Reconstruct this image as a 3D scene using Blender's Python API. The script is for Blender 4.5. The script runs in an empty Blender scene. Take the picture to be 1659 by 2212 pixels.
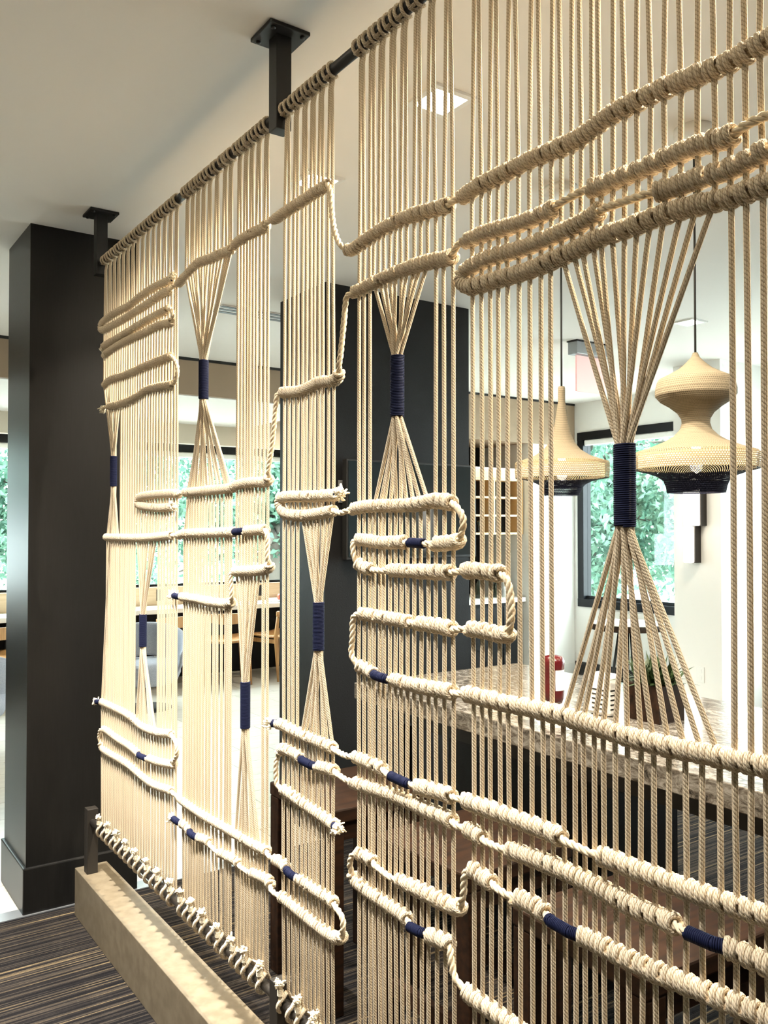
import bpy, math, random
import numpy as np
from mathutils import Vector, Matrix

random.seed(7)
rng = np.random.default_rng(7)
scn = bpy.context.scene
col = scn.collection

# ---------------------------------------------------------------- camera
FPX, CX, CY = 1870.0, 829.5, 1106.0
VLX, HZ = -467.0, 1142.0
PITCH = math.atan((HZ - CY) / FPX)
YAW = math.atan((CX - VLX) * math.cos(PITCH) / FPX)
CAMH, CEIL = 1.525, 2.75
F_ = np.array([math.sin(YAW) * math.cos(PITCH), math.cos(YAW) * math.cos(PITCH), math.sin(PITCH)])
R_ = np.array([math.cos(YAW), -math.sin(YAW), 0.0])
U_ = np.cross(R_, F_)
C_ = np.array([0.0, 0.0, CAMH])
cam = bpy.data.cameras.new('camera')
cam.sensor_fit = 'VERTICAL'
cam.sensor_height = 36.0
cam.sensor_width = 27.0
cam.lens = FPX / 2212.0 * 36.0
cam.clip_start = 0.02
camo = bpy.data.objects.new('camera', cam)
col.objects.link(camo)
camo.matrix_world = Matrix(((R_[0], U_[0], -F_[0], C_[0]), (R_[1], U_[1], -F_[1], C_[1]), (R_[2], U_[2], -F_[2], C_[2]), (0, 0, 0, 1)))
scn.camera = camo


def on(x, y, ax, v):
    """point on the plane axis=v seen at a photo pixel"""
    d = F_ + R_ * (x - CX) / FPX - U_ * (y - CY) / FPX
    return C_ + d * ((v - C_[ax]) / d[ax])


# ---------------------------------------------------------------- world, lights, exposure
w = bpy.data.worlds.new('sky')
scn.world = w
w.use_nodes = True
bg = w.node_tree.nodes['Background']
bg.inputs[0].default_value = (0.90, 0.96, 1.0, 1)
bg.inputs[1].default_value = 17.0
scn.view_settings.view_transform = 'Standard'
scn.view_settings.look = 'None'
scn.view_settings.exposure = 0.38
scn.view_settings.gamma = 1.0
scn.view_settings.use_curve_mapping = False

WARM = (1.0, 0.87, 0.68)
FRONT_W, BACK_W, ROOM_W = 390.0, 120.0, 60.0
SPOTS = []   # filled by the downlight builder


# ---------------------------------------------------------------- materials
def mat(name, rgb=(0.8, 0.8, 0.8), rough=0.6, metal=0.0, emit=None, estr=0.0, spec=0.5, noise=None, bump=None):
    m = bpy.data.materials.new(name)
    m.use_nodes = True
    nt = m.node_tree
    b = nt.nodes['Principled BSDF']
    b.inputs['Base Color'].default_value = (*rgb, 1)
    b.inputs['Roughness'].default_value = rough
    b.inputs['Metallic'].default_value = metal
    b.inputs['Specular IOR Level'].default_value = spec
    if emit:
        b.inputs['Emission Color'].default_value = (*emit, 1)
        b.inputs['Emission Strength'].default_value = estr
    if noise or bump:
        tc = nt.nodes.new('ShaderNodeTexCoord')
        mp = nt.nodes.new('ShaderNodeMapping')
        nt.links.new(tc.outputs['Object'], mp.inputs[0])
        nz = nt.nodes.new('ShaderNodeTexNoise')
        nt.links.new(mp.outputs[0], nz.inputs['Vector'])
        if noise:
            rgb2, scale, stretch = noise
            mp.inputs['Scale'].default_value = stretch
            nz.inputs['Scale'].default_value = scale
            nz.inputs['Detail'].default_value = 6
            cr = nt.nodes.new('ShaderNodeValToRGB')
            cr.color_ramp.elements[0].position = 0.35
            cr.color_ramp.elements[1].position = 0.65
            cr.color_ramp.elements[0].color = (*rgb2, 1)
            cr.color_ramp.elements[1].color = (*rgb, 1)
            nt.links.new(nz.outputs[0], cr.inputs[0])
            nt.links.new(cr.outputs[0], b.inputs['Base Color'])
        if bump:
            if not noise:
                nz.inputs['Scale'].default_value = bump[1]
            bp = nt.nodes.new('ShaderNodeBump')
            bp.inputs['Strength'].default_value = bump[0]
            bp.inputs['Distance'].default_value = 0.004
            nt.links.new(nz.outputs[0], bp.inputs['Height'])
            nt.links.new(bp.outputs[0], b.inputs['Normal'])
    return m


class NT:
    """tiny helper for math-node graphs"""
    def __init__(s, m):
        s.nt = m.node_tree

    def n(s, t, **k):
        x = s.nt.nodes.new(t)
        for a, v in k.items():
            setattr(x, a, v)
        return x

    def m(s, op, a, b=None, c=None):
        x = s.n('ShaderNodeMath', operation=op)
        for i, v in enumerate((a, b, c)):
            if v is None:
                continue
            if isinstance(v, (int, float)):
                x.inputs[i].default_value = v
            else:
                s.nt.links.new(v, x.inputs[i])
        return x.outputs[0]

    def mixc(s, f, c1, c2):
        x = s.n('ShaderNodeMix', data_type='RGBA')
        for sock, v in ((x.inputs[0], f), (x.inputs[6], c1), (x.inputs[7], c2)):
            if isinstance(v, tuple):
                sock.default_value = (*v, 1)
            elif isinstance(v, (int, float)):
                sock.default_value = v
            else:
                s.nt.links.new(v, sock)
        return x.outputs[2]


def braid_material(name, light, dark, cols=8, per=0.0058):
    """solid-braid cotton: rows of slanted stitches round the cord, UV = (turn fraction, metres along)"""
    m = mat(name, light, 0.95, spec=0.15)
    g = NT(m)
    b = m.node_tree.nodes['Principled BSDF']
    uv = g.n('ShaderNodeUVMap')
    sp = g.n('ShaderNodeSeparateXYZ')
    m.node_tree.links.new(uv.outputs[0], sp.inputs[0])
    c = g.m('MULTIPLY', sp.outputs[0], cols)
    fr = g.m('FRACT', c)
    par = g.m('MULTIPLY', g.m('FLOOR', c), 0.5)
    t = g.m('FRACT', g.m('ADD', g.m('ADD', g.m('DIVIDE', sp.outputs[1], per), g.m('MULTIPLY', fr, 0.7)), par))
    h = g.m('SINE', g.m('MULTIPLY', t, math.pi))
    gr = g.m('SINE', g.m('MULTIPLY', fr, math.pi))
    hh = g.m('MULTIPLY', g.m('POWER', h, 0.55), g.m('POWER', gr, 0.45))
    nz = g.n('ShaderNodeTexNoise')
    nz.inputs['Scale'].default_value = 900
    tc = g.n('ShaderNodeTexCoord')
    m.node_tree.links.new(tc.outputs['Object'], nz.inputs['Vector'])
    hh2 = g.m('ADD', hh, g.m('MULTIPLY', nz.outputs[0], 0.25))
    cr = g.n('ShaderNodeValToRGB')
    cr.color_ramp.elements[0].position = 0.22
    cr.color_ramp.elements[1].position = 0.75
    cr.color_ramp.elements[0].color = (*dark, 1)  # shade in the gaps between stitches, painted into the cotton colour
    cr.color_ramp.elements[1].color = (*light, 1)
    m.node_tree.links.new(hh2, cr.inputs[0])
    m.node_tree.links.new(cr.outputs[0], b.inputs['Base Color'])
    bp = g.n('ShaderNodeBump')
    bp.inputs['Strength'].default_value = 0.8
    bp.inputs['Distance'].default_value = 0.0016
    m.node_tree.links.new(hh2, bp.inputs['Height'])
    m.node_tree.links.new(bp.outputs[0], b.inputs['Normal'])
    b.inputs['Sheen Weight'].default_value = 0.15
    return m


def crochet_material(name, rgb, hole, du, dv, bump=0.5, holes=True):
    """crocheted yarn: dot rows in UV metres; holes are cut through as real openings in the weave"""
    m = mat(name, rgb, 0.9, spec=0.1)
    g = NT(m)
    nt = m.node_tree
    b = nt.nodes['Principled BSDF']
    uv = g.n('ShaderNodeUVMap')
    sp = g.n('ShaderNodeSeparateXYZ')
    nt.links.new(uv.outputs[0], sp.inputs[0])
    vv = g.m('DIVIDE', sp.outputs[1], dv)
    row = g.m('FLOOR', vv)
    fv = g.m('SUBTRACT', g.m('FRACT', vv), 0.5)
    uu = g.m('ADD', g.m('MULTIPLY', sp.outputs[0], du), g.m('MULTIPLY', row, 0.5))
    fu = g.m('SUBTRACT', g.m('FRACT', uu), 0.5)
    r2 = g.m('ADD', g.m('MULTIPLY', fu, fu), g.m('MULTIPLY', fv, fv))
    bp = g.n('ShaderNodeBump')
    bp.inputs['Strength'].default_value = bump
    bp.inputs['Distance'].default_value = 0.003
    nt.links.new(r2, bp.inputs['Height'])
    nt.links.new(bp.outputs[0], b.inputs['Normal'])
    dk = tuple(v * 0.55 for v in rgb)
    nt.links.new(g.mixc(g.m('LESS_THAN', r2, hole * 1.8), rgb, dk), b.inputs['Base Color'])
    if holes:
        tr = g.n('ShaderNodeBsdfTransparent')
        mx = g.n('ShaderNodeMixShader')
        nt.links.new(g.m('LESS_THAN', r2, hole), mx.inputs[0])
        nt.links.new(b.outputs[0], mx.inputs[1])
        nt.links.new(tr.outputs[0], mx.inputs[2])
        nt.links.new(mx.outputs[0], nt.nodes['Material Output'].inputs[0])
    return m


M = {}
M['cord'] = braid_material('braided_cotton', (0.72, 0.595, 0.425), (0.35, 0.25, 0.15))
M['knot'] = braid_material('braided_cotton_knot', (0.75, 0.63, 0.46), (0.42, 0.31, 0.195))
M['rope'] = mat('twisted_cotton', (0.76, 0.64, 0.47), 0.95, spec=0.15, noise=((0.70, 0.58, 0.40), 220, (1, 1, 1)), bump=(0.3, 1))
M['fray'] = mat('frayed_cotton', (0.88, 0.79, 0.62), 0.95, spec=0.1)
M['navy'] = mat('navy_thread', (0.0045, 0.0075, 0.034), 0.75, spec=0.2)
M['black'] = mat('black_steel', (0.012, 0.012, 0.012), 0.45, spec=0.4)
M['bronze'] = mat('bronze_steel', (0.022, 0.018, 0.014), 0.5, metal=0.2)
M['plinth'] = mat('bronze_laminate', (0.19, 0.155, 0.105), 0.42, noise=((0.145, 0.115, 0.075), 9, (3, 3, 3)), spec=0.4)
M['ceiling'] = mat('ceiling_paint', (0.81, 0.785, 0.75), 0.9)
M['white'] = mat('white_paint', (0.84, 0.83, 0.80), 0.85)
M['tan'] = mat('tan_wallcovering', (0.33, 0.24, 0.16), 0.7)
M['beige'] = mat('beige_paint', (0.62, 0.55, 0.44), 0.8)
M['charcoal'] = mat('charcoal_wallcovering', (0.009, 0.009, 0.0095), 0.5, spec=0.2, bump=(0.15, 300))
M['charcoal_col'] = mat('charcoal_laminate', (0.009, 0.0085, 0.008), 0.36, spec=0.28, noise=((0.007, 0.0066, 0.006), 30, (6, 6, 0.3)))
M['frame'] = mat('black_aluminium', (0.005, 0.006, 0.008), 0.4, spec=0.2)
M['desk'] = mat('white_laminate', (0.82, 0.80, 0.75), 0.4)
M['sill'] = mat('maple_sill', (0.62, 0.46, 0.29), 0.5, noise=((0.52, 0.37, 0.22), 6, (0.6, 8, 8)))
M['oak'] = mat('oak', (0.56, 0.31, 0.12), 0.45, noise=((0.42, 0.21, 0.075), 8, (8, 8, 0.8)))
M['walnut'] = mat('walnut', (0.030, 0.013, 0.006), 0.6, spec=0.2, noise=((0.014, 0.007, 0.004), 9, (1, 8, 8)))
M['maple'] = mat('maple', (0.75, 0.52, 0.27), 0.5)
M['greyfab'] = mat('grey_fabric', (0.33, 0.34, 0.38), 0.95, noise=((0.26, 0.27, 0.31), 120, (1, 1, 1)), bump=(0.2, 1))
M['screen'] = mat('television_glass', (0.010, 0.017, 0.022), 0.07, spec=0.8)
M['plastic_w'] = mat('white_plastic', (0.82, 0.82, 0.80), 0.4)
M['grey'] = mat('grey_metal', (0.30, 0.31, 0.32), 0.4, metal=0.6)
M['red'] = mat('red_plastic', (0.08, 0.004, 0.006), 0.25, spec=0.6)
M['apple'] = mat('apple_skin', (0.42, 0.02, 0.02), 0.3, noise=((0.55, 0.10, 0.04), 30, (1, 1, 0.3)))
M['leaf'] = mat('tree_leaf', (0.19, 0.45, 0.13), 0.55)
M['leaf2'] = mat('plant_leaf', (0.022, 0.045, 0.012), 0.5)
M['bark'] = mat('bark', (0.10, 0.085, 0.07), 0.9, bump=(0.6, 30))
M['bounce_ground'] = mat('pale_bounce_ground', (0.56, 0.55, 0.52), 0.9, noise=((0.48, 0.47, 0.44), 3, (1, 1, 1)))  # unseen ground, made pale to bounce neutral daylight onto the ceiling
M['bulb'] = mat('lamp_bulb', (1, 0.9, 0.7), 0.5, emit=(1.0, 0.80, 0.50), estr=14)
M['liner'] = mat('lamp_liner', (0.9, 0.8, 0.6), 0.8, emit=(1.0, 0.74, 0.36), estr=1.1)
M['led'] = mat('downlight_lens', (1, 1, 1), 0.5, emit=(1.0, 0.86, 0.66), estr=60)
M['sconce'] = mat('sconce_diffuser', (1, 1, 1), 0.5, emit=(1.0, 0.92, 0.78), estr=5)
M['strip'] = mat('cabinet_strip_light', (1, 1, 1), 0.5, emit=(1.0, 0.80, 0.52), estr=4)
M['cablack'] = mat('lamp_cable', (0.01, 0.01, 0.01), 0.6)
M['shade'] = crochet_material('crochet_tan', (0.185, 0.155, 0.108), 0.05, 120, 0.0065, holes=False)
M['shade_open'] = crochet_material('crochet_tan_open', (0.27, 0.215, 0.135), 0.10, 150, 0.0062)
M['shade_dark'] = crochet_material('crochet_navy', (0.006, 0.008, 0.020), 0.028, 130, 0.006)
M['bottle_glass'] = mat('dark_glass', (0.02, 0.03, 0.02), 0.1, spec=0.8)
M['exit_pane'] = mat('exit_pane', (1.0, 0.62, 0.60), 0.15, emit=(1.0, 0.45, 0.45), estr=0.28)


def glass_material():
    m = bpy.data.materials.new('window_glass')
    m.use_nodes = True
    nt = m.node_tree
    nt.nodes.remove(nt.nodes['Principled BSDF'])
    tr = nt.nodes.new('ShaderNodeBsdfTransparent')
    tr.inputs[0].default_value = (0.93, 0.99, 0.98, 1)
    gl = nt.nodes.new('ShaderNodeBsdfGlossy')
    gl.inputs['Roughness'].default_value = 0.02
    mx = nt.nodes.new('ShaderNodeMixShader')
    mx.inputs[0].default_value = 0.02
    nt.links.new(tr.outputs[0], mx.inputs[1])
    nt.links.new(gl.outputs[0], mx.inputs[2])
    nt.links.new(mx.outputs[0], nt.nodes['Material Output'].inputs[0])
    return m


M['glass'] = glass_material()


def leaf_translucent():
    m = M['leaf']
    nt = m.node_tree
    b = nt.nodes['Principled BSDF']
    oi = nt.nodes.new('ShaderNodeNewGeometry')
    cr = nt.nodes.new('ShaderNodeValToRGB')
    cr.color_ramp.elements[0].color = (0.05, 0.13, 0.09, 1)
    cr.color_ramp.elements[1].color = (0.22, 0.37, 0.27, 1)
    nt.links.new(oi.outputs['Random Per Island'], cr.inputs[0])
    nt.links.new(cr.outputs[0], b.inputs['Base Color'])
    tl = nt.nodes.new('ShaderNodeBsdfTranslucent')
    nt.links.new(cr.outputs[0], tl.inputs[0])
    mx = nt.nodes.new('ShaderNodeMixShader')
    mx.inputs[0].default_value = 0.5
    nt.links.new(b.outputs[0], mx.inputs[1])
    nt.links.new(tl.outputs[0], mx.inputs[2])
    nt.links.new(mx.outputs[0], nt.nodes['Material Output'].inputs[0])


leaf_translucent()


def granite_material():
    m = mat('granite', (0.5, 0.48, 0.45), 0.13, spec=0.6)
    g = NT(m)
    nt = m.node_tree
    b = nt.nodes['Principled BSDF']
    tc = g.n('ShaderNodeTexCoord')
    mp = g.n('ShaderNodeMapping')
    mp.inputs['Scale'].default_value = (1.0, 0.45, 1.0)
    mp.inputs['Rotation'].default_value = (0, 0, 0.5)
    nt.links.new(tc.outputs['Object'], mp.inputs[0])
    n1 = g.n('ShaderNodeTexNoise')
    n1.inputs['Scale'].default_value = 42
    n1.inputs['Detail'].default_value = 8
    n1.inputs['Roughness'].default_value = 0.75
    n1.inputs['Distortion'].default_value = 1.2
    nt.links.new(mp.outputs[0], n1.inputs['Vector'])
    cr = g.n('ShaderNodeValToRGB')
    e = cr.color_ramp.elements
    e[0].position = 0.36
    e[0].color = (0.018, 0.017, 0.016, 1)
    e[1].position = 0.62
    e[1].color = (0.34, 0.33, 0.31, 1)
    x = e.new(0.47)
    x.color = (0.13, 0.115, 0.098, 1)
    nt.links.new(n1.outputs[0], cr.inputs[0])
    nt.links.new(cr.outputs[0], b.inputs['Base Color'])
    return m


M['granite'] = granite_material()


def carpet_material():
    m = mat('striped_carpet', (0.1, 0.09, 0.08), 1.0, spec=0.05)
    g = NT(m)
    nt = m.node_tree
    b = nt.nodes['Principled BSDF']
    tc = g.n('ShaderNodeTexCoord')
    mp = g.n('ShaderNodeMapping')
    mp.inputs['Scale'].default_value = (0.55, 85.0, 1.0)
    nt.links.new(tc.outputs['Object'], mp.inputs[0])
    n1 = g.n('ShaderNodeTexNoise')
    n1.inputs['Scale'].default_value = 1.0
    n1.inputs['Detail'].default_value = 3
    n1.inputs['Roughness'].default_value = 0.7
    nt.links.new(mp.outputs[0], n1.inputs['Vector'])
    cr = g.n('ShaderNodeValToRGB')
    e = cr.color_ramp.elements
    e[0].position = 0.42
    e[0].color = (0.006, 0.0055, 0.006, 1)
    e[1].position = 0.72
    e[1].color = (0.40, 0.29, 0.15, 1)
    for p, c in ((0.50, (0.016, 0.014, 0.014)), (0.555, (0.075, 0.06, 0.045)), (0.59, (0.025, 0.022, 0.021))):
        x = e.new(p)
        x.color = (*c, 1)
    nt.links.new(n1.outputs[0], cr.inputs[0])
    n2 = g.n('ShaderNodeTexNoise')
    n2.inputs['Scale'].default_value = 260
    nt.links.new(tc.outputs['Object'], n2.inputs['Vector'])
    nt.links.new(g.mixc(g.m('MULTIPLY', n2.outputs[0], 0.6), cr.outputs[0], (0.02, 0.019, 0.02)), b.inputs['Base Color'])
    bp = g.n('ShaderNodeBump')
    bp.inputs['Strength'].default_value = 0.9
    bp.inputs['Distance'].default_value = 0.006
    nt.links.new(g.m('ADD', n1.outputs[0], g.m('MULTIPLY', n2.outputs[0], 0.7)), bp.inputs['Height'])
    nt.links.new(bp.outputs[0], b.inputs['Normal'])
    return m


M['carpet'] = carpet_material()
M['tile'] = mat('porcelain_tile', (0.62, 0.58, 0.51), 0.28, noise=((0.55, 0.51, 0.44), 3, (2, 10, 1)), spec=0.5)
M['grout'] = mat('grout', (0.36, 0.33, 0.29), 0.9)


# ---------------------------------------------------------------- mesh collector
class MB:
    def __init__(s):
        s.v, s.f, s.uv, s.n = [], [], [], 0

    def add(s, verts, faces, uvs=None):
        verts = np.asarray(verts, float)
        s.v.append(verts)
        for k, f in enumerate(faces):
            s.f.append(tuple(i + s.n for i in f))
            s.uv.append(uvs[k] if uvs is not None else [(0, 0)] * len(f))
        s.n += len(verts)

    def box(s, lo, hi):
        x0, y0, z0 = lo
        x1, y1, z1 = hi
        v = [(x0, y0, z0), (x1, y0, z0), (x1, y1, z0), (x0, y1, z0), (x0, y0, z1), (x1, y0, z1), (x1, y1, z1), (x0, y1, z1)]
        s.add(v, [(0, 3, 2, 1), (4, 5, 6, 7), (0, 1, 5, 4), (1, 2, 6, 5), (2, 3, 7, 6), (3, 0, 4, 7)])
        return s

    def sweep(s, pts, r, sides=7, v0=0.0, caps=True, ref=(1, 0.13, 0.05), squash=1.0):
        p = np.asarray(pts, float)
        n = len(p)
        r = np.full(n, r) if np.isscalar(r) else np.asarray(r, float)
        t = np.gradient(p, axis=0)
        t /= np.linalg.norm(t, axis=1)[:, None] + 1e-12
        # parallel transport
        nn = np.zeros_like(p)
        a = np.cross(t[0], ref)
        if np.linalg.norm(a) < 1e-4:
            a = np.cross(t[0], (0, 1, 0.3))
        a /= np.linalg.norm(a)
        nn[0] = a
        for i in range(1, n):
            a = a - t[i] * (a @ t[i])
            a /= np.linalg.norm(a) + 1e-12
            nn[i] = a
        bb = np.cross(t, nn)
        th = np.arange(sides) * 2 * math.pi / sides
        v = (p[:, None, :] + (nn[:, None, :] * np.cos(th)[None, :, None] + bb[:, None, :] * np.sin(th)[None, :, None] * squash) * r[:, None, None]).reshape(-1, 3)
        L = v0 + np.concatenate([[0], np.cumsum(np.linalg.norm(np.diff(p, axis=0), axis=1))])
        fs, us = [], []
        for i in range(n - 1):
            b0, b1 = i * sides, (i + 1) * sides
            for k in range(sides):
                k2 = (k + 1) % sides
                fs.append((b0 + k, b0 + k2, b1 + k2, b1 + k))
                us.append([(k / sides, L[i]), ((k + 1) / sides, L[i]), ((k + 1) / sides, L[i + 1]), (k / sides, L[i + 1])])
        if caps:
            fs.append(tuple(range(sides - 1, -1, -1)))
            us.append([(0, L[0])] * sides)
            fs.append(tuple(range((n - 1) * sides, n * sides)))
            us.append([(0, L[-1])] * sides)
        s.add(v, fs, us)
        return s

    def lathe(s, prof, c=(0, 0, 0), seg=32, cap=True):
        """prof: list of (radius, z) from top or bottom"""
        th = np.arange(seg) * 2 * math.pi / seg
        v = np.array([[c[0] + r * math.cos(t), c[1] + r * math.sin(t), c[2] + z] for r, z in prof for t in th])
        L = [0.0]
        for a, b in zip(prof[:-1], prof[1:]):
            L.append(L[-1] + math.hypot(a[0] - b[0], a[1] - b[1]))
        fs, us = [], []
        up = prof[-1][1] > prof[0][1]
        for i in range(len(prof) - 1):
            for k in range(seg):
                k2 = (k + 1) % seg
                q = (i * seg + k, i * seg + k2, (i + 1) * seg + k2, (i + 1) * seg + k)
                u = [(k / seg, L[i]), ((k + 1) / seg, L[i]), ((k + 1) / seg, L[i + 1]), (k / seg, L[i + 1])]
                if not up:
                    q, u = q[::-1], u[::-1]
                fs.append(q)
                us.append(u)
        if cap:
            a = tuple(range(seg))
            b = tuple(range((len(prof) - 1) * seg, len(prof) * seg))
            fs += [a[::-1] if up else a, b if up else b[::-1]]
            us += [[(0, 0)] * seg] * 2
        s.add(v, fs, us)
        return s

    def build(s, name, material, parent=None, smooth=True, bevel=0.0, subsurf=0, pivot=None):
        v = np.concatenate(s.v)
        if parent is not None:
            org = np.array(parent.get('_org', (0.0, 0.0, 0.0)))
        elif pivot is not None:
            org = np.array(pivot, float)
        else:
            org = np.array([(v[:, 0].min() + v[:, 0].max()) / 2, (v[:, 1].min() + v[:, 1].max()) / 2, v[:, 2].min()])
        me = bpy.data.meshes.new(name)
        me.from_pydata((v - org).tolist(), [], s.f)
        uvl = me.uv_layers.new(name='UVMap')
        flat = np.array([c for f in s.uv for q in f for c in q], dtype=np.float32)
        uvl.data.foreach_set('uv', flat)
        me.polygons.foreach_set('use_smooth', [smooth] * len(me.polygons))
        me.materials.append(material)
        me.update()
        o = bpy.data.objects.new(name, me)
        col.objects.link(o)
        if parent is not None:
            o.parent = parent
            o['_org'] = tuple(org)
        else:
            o.location = org
            o['_org'] = tuple(org)
        if bevel:
            b = o.modifiers.new('bevel', 'BEVEL')
            b.width = bevel
            b.segments = 2
            b.limit_method = 'ANGLE'
        if subsurf:
            b = o.modifiers.new('subsurf', 'SUBSURF')
            b.levels = b.render_levels = subsurf
        return o


def tag(o, label, cat, group=None):
    o['label'] = label
    o['category'] = cat
    if group:
        o['group'] = group
    return o


def thing(name, label, cat, loc=(0, 0, 0), group=None):
    o = bpy.data.objects.new(name, None)
    col.objects.link(o)
    o.location = loc
    o.empty_display_size = 0.1
    o['_org'] = tuple(float(c) for c in loc)
    return tag(o, label, cat, group)


def struct(o):
    o['kind'] = 'structure'
    return o


def boxo(name, lo, hi, m, parent=None, bevel=0.0):
    return MB().box(lo, hi).build(name, m, parent, smooth=False, bevel=bevel)


def dup(root, loc, rz, label):
    r = root.copy()
    col.objects.link(r)
    r.location = loc
    r.rotation_euler = (0, 0, rz)
    r['label'] = label
    for ch in list(root.children):
        c = ch.copy()
        col.objects.link(c)
        c.parent = r
        for g in ch.children:
            d = g.copy()
            col.objects.link(d)
            d.parent = c
    return r


def catmull(P, n):
    """P: list of points; returns samples and the index of the control segment of each sample"""
    P = np.asarray(P, float)
    Q = np.vstack([2 * P[0] - P[1], P, 2 * P[-1] - P[-2]])
    out, idx = [], []
    for i in range(len(P) - 1):
        p0, p1, p2, p3 = Q[i:i + 4]
        k = max(2, int(np.linalg.norm(p2 - p1) / n))
        t = (np.arange(k) / k)[:, None]
        out.append(0.5 * ((2 * p1) + (p2 - p0) * t + (2 * p0 - 5 * p1 + 4 * p2 - p3) * t ** 2 + (3 * p1 - p0 - 3 * p2 + p3) * t ** 3))
        idx += [i] * k
    out.append(P[-1:])
    idx.append(len(P) - 2)
    return np.vstack(out), np.array(idx)


# ================================================================ the room
XS = 1.0                      # plane of the knotted screen
YW, XW = 8.6, 6.38            # far window wall, right window wall
X0, Y0 = -3.0, -3.2           # walls behind the camera
YS, ZS = 5.87, 2.485          # soffit front and underside

struct(boxo('floor_carpet', (X0, Y0, -0.1), (XW, 3.69, 0.0), M['carpet']))
ft = struct(boxo('floor_tile', (X0, 3.69, -0.1), (XW, YW, -0.004), M['grout']))
tile_me = None
tw, td = 0.6, 0.3
k = 0
for iy in range(17):
    for ix in range(14):
        x = -1.6 + ix * tw - (0.2 * (iy % 3))
        y = 3.69 + iy * td
        if x + tw > XW or y + td > YW + 0.2:
            continue
        if tile_me is None:
            t0 = MB().box((x + 0.002, y + 0.002, -0.012), (x + tw - 0.002, y + td - 0.002, 0.0)).build('tile', M['tile'], ft, smooth=False)
            tile_me, tx, ty = t0, x, y
        else:
            c = tile_me.copy()
            col.objects.link(c)
            c.location = (x - tx, y - ty, 0)
            if y + td > YW:
                c.scale = (1, 1, 1)
struct(boxo('trim_1', (0.45, 3.62, 0.0), (1.8, 3.70, 0.004), M['grey']))

struct(boxo('ceiling', (X0, Y0, CEIL), (XW + 0.1, YW + 0.1, CEIL + 0.1), M['ceiling']))

# walls behind and beside the camera
struct(boxo('wall_back', (X0, Y0 - 0.1, 0), (XW, Y0, CEIL), M['white']))
struct(boxo('wall_left', (X0 - 0.1, Y0 - 0.1, 0), (X0, YW + 0.1, CEIL), M['beige']))

# far wall with the long window
zs1, zh1 = 0.93, 2.31         # glass bottom and top
wf = MB()
wf.box((X0, YW, 0), (XW, YW + 0.12, 0.72))
wf.box((X0, YW, zh1 + 0.10), (XW, YW + 0.12, CEIL))
wf.box((X0, YW, 0.72), (-0.6, YW + 0.12, zh1 + 0.10)).box((6.0, YW, 0.72), (XW, YW + 0.12, zh1 + 0.10))
struct(wf.build('wall_far', M['beige'], smooth=False))
struct(boxo('wall_far_base', (X0, YW - 0.03, 0), (XW, YW - 0.001, 0.70), M['charcoal']))


def window(name, axis, plane, a0, a1, z0, z1, fw, mullions, sashw=0.03, shade=False):
    """window in a wall; axis 'x' runs along x at y=plane, axis 'y' along y at x=plane"""
    def B(mb, a, b, zz0, zz1, d0, d1):
        if axis == 'x':
            mb.box((a, plane + d0, zz0), (b, plane + d1, zz1))
        else:
            mb.box((plane + d0, a, zz0), (plane + d1, b, zz1))
        return mb
    root = struct(B(MB(), a0, a1, z1 - fw, z1, -0.015, 0.10).build(name, M['frame'], smooth=False))
    B(MB(), a0, a1, z0, z0 + fw, -0.015, 0.10).build('bottom_rail', M['frame'], root, smooth=False)
    edges = [a0] + list(mullions) + [a1 - fw]
    for e in edges:
        B(MB(), e, e + fw, z0 + fw, z1 - fw, -0.012, 0.095).build('mullion', M['frame'], root, smooth=False)
    for e0, e1 in zip(edges[:-1], edges[1:]):
        B(MB(), e0 + fw, e1, z0 + fw, z1 - fw, 0.045, 0.05).build('pane', M['glass'], root, smooth=False)
        mb = MB()
        B(mb, e0 + fw, e1, z0 + fw, z0 + fw + sashw, 0.03, 0.07)
        B(mb, e0 + fw, e0 + fw + sashw, z0 + fw + sashw, z1 - fw, 0.03, 0.07)
        mb.build('sash', M['frame'], root, smooth=False)
        if shade:
            B(MB(), e0 + fw, e1, z1 - fw - 0.055, z1 - fw, 0.0, 0.035).build('roller_shade', M['white'], root, smooth=False, bevel=0.01)
    return root


window('window_1', 'x', YW, -0.6, 6.0, zs1 - 0.09, zh1 + 0.10, 0.085, (1.9, 5.2), shade=True)
struct(boxo('trim_2', (-0.6, YW - 0.04, 0.72), (6.0, YW + 0.02, zs1 + 0.0), M['sill']))
# soffit in front of the far wall
sf = MB().box((X0, YS, ZS), (3.60, 7.5, CEIL - 0.018))
struct(boxo('trim_8', (X0, 7.5, 2.302), (4.85, 7.6, CEIL), M['beige']))
struct(sf.build('trim_3', M['tan'], smooth=False))
struct(boxo('gap_shade_strip_1', (X0, YS - 0.004, CEIL - 0.02), (3.60, YS + 0.05, CEIL), M['black']))  # black strip painted in for the shade of the gap above the soffit
struct(boxo('trim_5', (X0, YS + 0.03, ZS - 0.006), (3.60, 7.5, ZS), M['white']))

# right-hand end: niche soffit, white wall, window wall
struct(boxo('trim_6', (4.90, 5.91, 2.33), (6.375, 7.45, CEIL - 0.018), M['tan']))
struct(boxo('gap_shade_strip_2', (4.90, 5.906, CEIL - 0.02), (6.376, 5.95, CEIL), M['black']))  # same black stand-in for the gap's shade, over the niche soffit
struct(boxo('wall_niche_side', (5.76, 5.92, 0), (6.376, 7.45, 2.33), M['white']))
struct(boxo('baseboard_niche', (5.76, 5.905, 0), (6.376, 5.92, 0.22), M['white']))
struct(boxo('wall_niche_left', (4.9, 6.2, 0), (5.0, 7.45, 2.33), M['tan']))
struct(boxo('wall_niche_back', (5.0, 6.55, 0), (5.76, 6.65, 2.33), M['charcoal']))

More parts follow.
